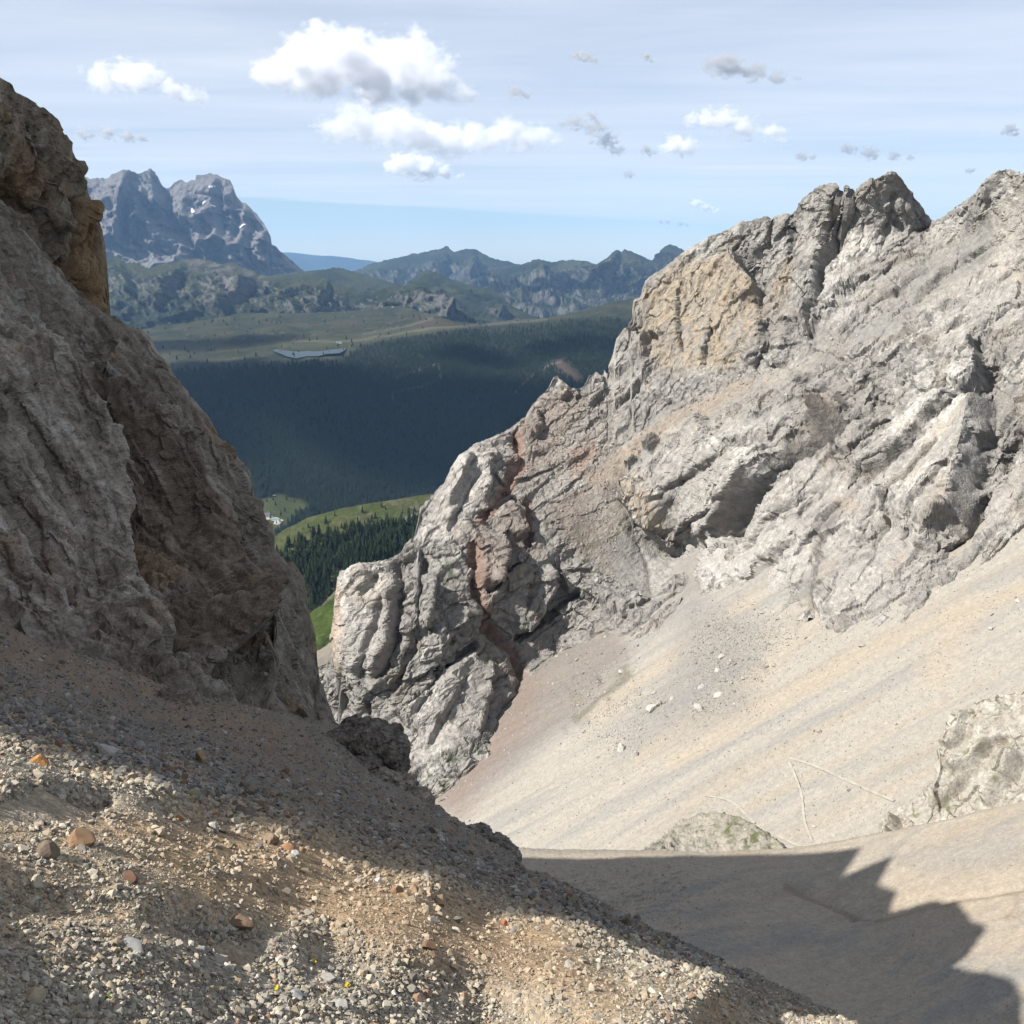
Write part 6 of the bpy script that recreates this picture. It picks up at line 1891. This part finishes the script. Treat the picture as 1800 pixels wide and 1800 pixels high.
def make_cloud(label, puffs, seed, thick, zbase=1450.0, world_puffs=None, flat=0.8, voxel=16.0, erode=1.0, tone=1.0):
    """union of puffs, remeshed and roughened: a closed body filled with scattering vapour"""
    rng = np.random.default_rng(seed)
    if world_puffs is None:
        vb = max(p[1] + 0.5 * p[2] for p in puffs)
        _, ry, rz = ray(900, vb)
        d = float(zbase / (rz / ry))
        ctr = []
        for (pu, pv, pr) in puffs:
            R_ = pr / F * d * 1.75
            for j in range(3):
                jj = 0.0 if j == 0 else 1.0
                p = unproject(np.array(pu + jj * rng.normal() * pr * 0.7), np.array(pv + jj * rng.normal() * pr * 0.25), d)
                p = p + np.array([0, rng.normal() * R_ * 0.7, 0])
                ctr.append((p, R_ * (1.0 if j == 0 else rng.uniform(0.45, 0.75))))
    else:
        ctr = [(np.array(p[:3], float), p[3]) for p in world_puffs]
    Rm = float(np.median([r for _, r in ctr]))
    V = np.concatenate([ICO2 * np.array([r * 1.05, r, r * flat]) * 1.12 + p for p, r in ctr])
    Fc = np.concatenate([ICO2F + k * len(ICO2) for k in range(len(ctr))])
    o0 = V.mean(0)
    me = bpy.data.meshes.new('cloud')
    me.from_pydata((V - o0).tolist(), [], Fc.tolist())
    tmp = bpy.data.objects.new('cloud', me)
    COL.objects.link(tmp)
    md = tmp.modifiers.new('r', 'REMESH')
    md.mode = 'VOXEL'
    md.voxel_size = Rm / (voxel / 2.4)
    md.use_smooth_shade = True
    dg = bpy.context.evaluated_depsgraph_get()
    dg.update()
    me2 = bpy.data.meshes.new_from_object(tmp.evaluated_get(dg))
    bpy.data.objects.remove(tmp)
    me2.name = 'cloud'
    me2.materials.clear()
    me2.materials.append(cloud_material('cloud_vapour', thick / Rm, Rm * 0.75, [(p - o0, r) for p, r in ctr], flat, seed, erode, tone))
    o = bpy.data.objects.new('cloud', me2)
    o.location = o0.tolist()
    COL.objects.link(o)
    tag(o, label, 'cloud', 'cumulus clouds drifting over the mountains')
    return o


CLOUDS = [
    ('largest white cumulus with a grey underside, high over the valley', [(500, 122, 36), (545, 115, 42), (590, 118, 46), (640, 112, 46), (690, 115, 48), (735, 132, 40), (770, 152, 28), (800, 170, 15), (560, 140, 28), (650, 148, 32), (720, 158, 25), (475, 132, 20)], 4.5),
    ('long broken white cumulus under the largest cloud', [(570, 222, 18), (600, 225, 24), (645, 220, 28), (690, 224, 30), (740, 235, 32), (790, 242, 30), (840, 240, 26), (890, 236, 26), (940, 242, 24), (975, 248, 13), (780, 264, 16), (720, 250, 20)], 3.0),
    ('small dome shaped cumulus with a bluish base below the broken cloud', [(715, 288, 22), (745, 294, 20), (780, 301, 12), (805, 308, 6), (698, 294, 14)], 4.0),
    ('soft white cloud above the brown rock tower', [(185, 142, 20), (225, 132, 26), (260, 142, 23), (300, 157, 18), (330, 169, 11)], 2.1),
    ('thin pale streak of cloud just over the jagged peaks', [(150, 236, 11), (190, 235, 11), (225, 240, 11), (250, 243, 7)], 1.5),
    ('flat ragged grey cloud high above the twin towers', [(1258, 112, 17), (1290, 115, 18), (1330, 126, 16), (1370, 133, 12), (1395, 139, 6)], 1.6),
    ('white topped cloud with grey tail above the ochre wall', [(1240, 212, 19), (1275, 208, 21), (1310, 222, 20), (1350, 236, 15), (1375, 246, 8)], 2.6),
    ('small bright puff left of the white topped cloud', [(1185, 255, 17), (1205, 262, 13), (1170, 260, 9)], 2.4),
    ('flat grey cloud floating over the summit tower', [(1495, 262, 10), (1530, 268, 11), (1570, 274, 9), (1600, 278, 5)], 1.8),
    ('tiny slanting cloud low over the ochre wall', [(1220, 358, 8), (1240, 364, 8), (1256, 371, 5)], 2.2),
    ('small grey wisp high in mid sky', [(1015, 98, 9), (1030, 102, 8), (1045, 106, 5)], 1.4),
    ('faint grey fleck beside the high wisp', [(1133, 102, 7), (1145, 106, 4)], 1.2),
    ('grey fleck near the edge of the sky', [(1765, 230, 9), (1780, 237, 5)], 1.3),
    ('soft grey shred trailing from the broken cumulus', [(1010, 214, 13), (1045, 225, 14), (1070, 245, 14), (1085, 264, 10), (1040, 205, 10)], 1.1),
    ('small grey fleck between the white topped cloud and the summit', [(1415, 273, 8), (1430, 276, 6)], 1.3),
    ('small grey fleck under the soft shred', [(1105, 305, 7), (1115, 307, 4)], 1.3),
    ('thin grey bar in the clear blue band', [(1160, 390, 3.5), (1172, 391, 4), (1195, 394, 4), (1208, 396, 3)], 1.3),
    ('faint soft puff right of the largest cumulus', [(905, 160, 13), (925, 166, 8)], 0.9),
    ('tiny grey fleck above the saddle', [(1703, 300, 5), (1712, 298, 3)], 1.3),
    ('little grey puff joining the bright puff', [(1135, 266, 9), (1150, 268, 6)], 1.2),
]
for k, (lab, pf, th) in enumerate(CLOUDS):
    make_cloud(lab, pf, 900 + k * 11, th * (0.95 if th > 2 else 1.5), erode=1.2 if th > 2 else 1.35, tone=0.97 if th > 2 else 0.72)  # shade of the small clouds is put into a greyer vapour colour

# a cloud out of the picture on the left, whose shadow lies on the wooded mountainside
shade = []
for (pu, pv, pd, r) in [(330, 760, 3800, 420), (480, 700, 4000, 430), (620, 680, 4050, 430), (760, 680, 4050, 440), (900, 680, 4050, 450), (1050, 680, 4050, 450), (620, 780, 3780, 380), (800, 790, 3780, 420), (980, 790, 3780, 420), (1160, 760, 3850, 450), (820, 610, 4550, 330), (980, 600, 4700, 360), (1120, 600, 4700, 400), (400, 640, 4250, 340), (300, 610, 4900, 420), (420, 590, 5000, 380), (260, 700, 4000, 380)]:
    p = unproject(np.array(float(pu)), np.array(float(pv)), pd)
    p = p + TOSUN * ((1750 - p[2]) / TOSUN[2])
    shade.append((p[0], p[1], p[2], r))
make_cloud('broad cumulus out of the picture shading the wooded mountainside', None, 1301, 14.0, world_puffs=shade, flat=0.42, erode=0.5)

# ------------------------------------------------------------------ haze in the valley air
mh, nt, out = nodes_of('haze_air')
pv = nt.nodes.new('ShaderNodeVolumePrincipled')
pv.inputs['Color'].default_value = (0.34, 0.60, 1.0, 1)
pv.inputs['Density'].default_value = 1.7e-5
pv.inputs['Anisotropy'].default_value = 0.1
nt.links.new(pv.outputs[0], out.inputs['Volume'])
hx, hy0, hy1, hz0, hz1 = 45000, -10000, 48000, -1151, 1250
hv = [(x, y, z) for z in (hz0, hz1) for y in (hy0, hy1) for x in (-hx, hx)]
hz = mesh_obj('haze', hv, [(0, 2, 3, 1), (4, 5, 7, 6), (0, 1, 5, 4), (2, 6, 7, 3), (0, 4, 6, 2), (1, 3, 7, 5)], mh)
tag(hz, 'thin blue haze filling the air between the mountains', 'haze', kind='stuff')
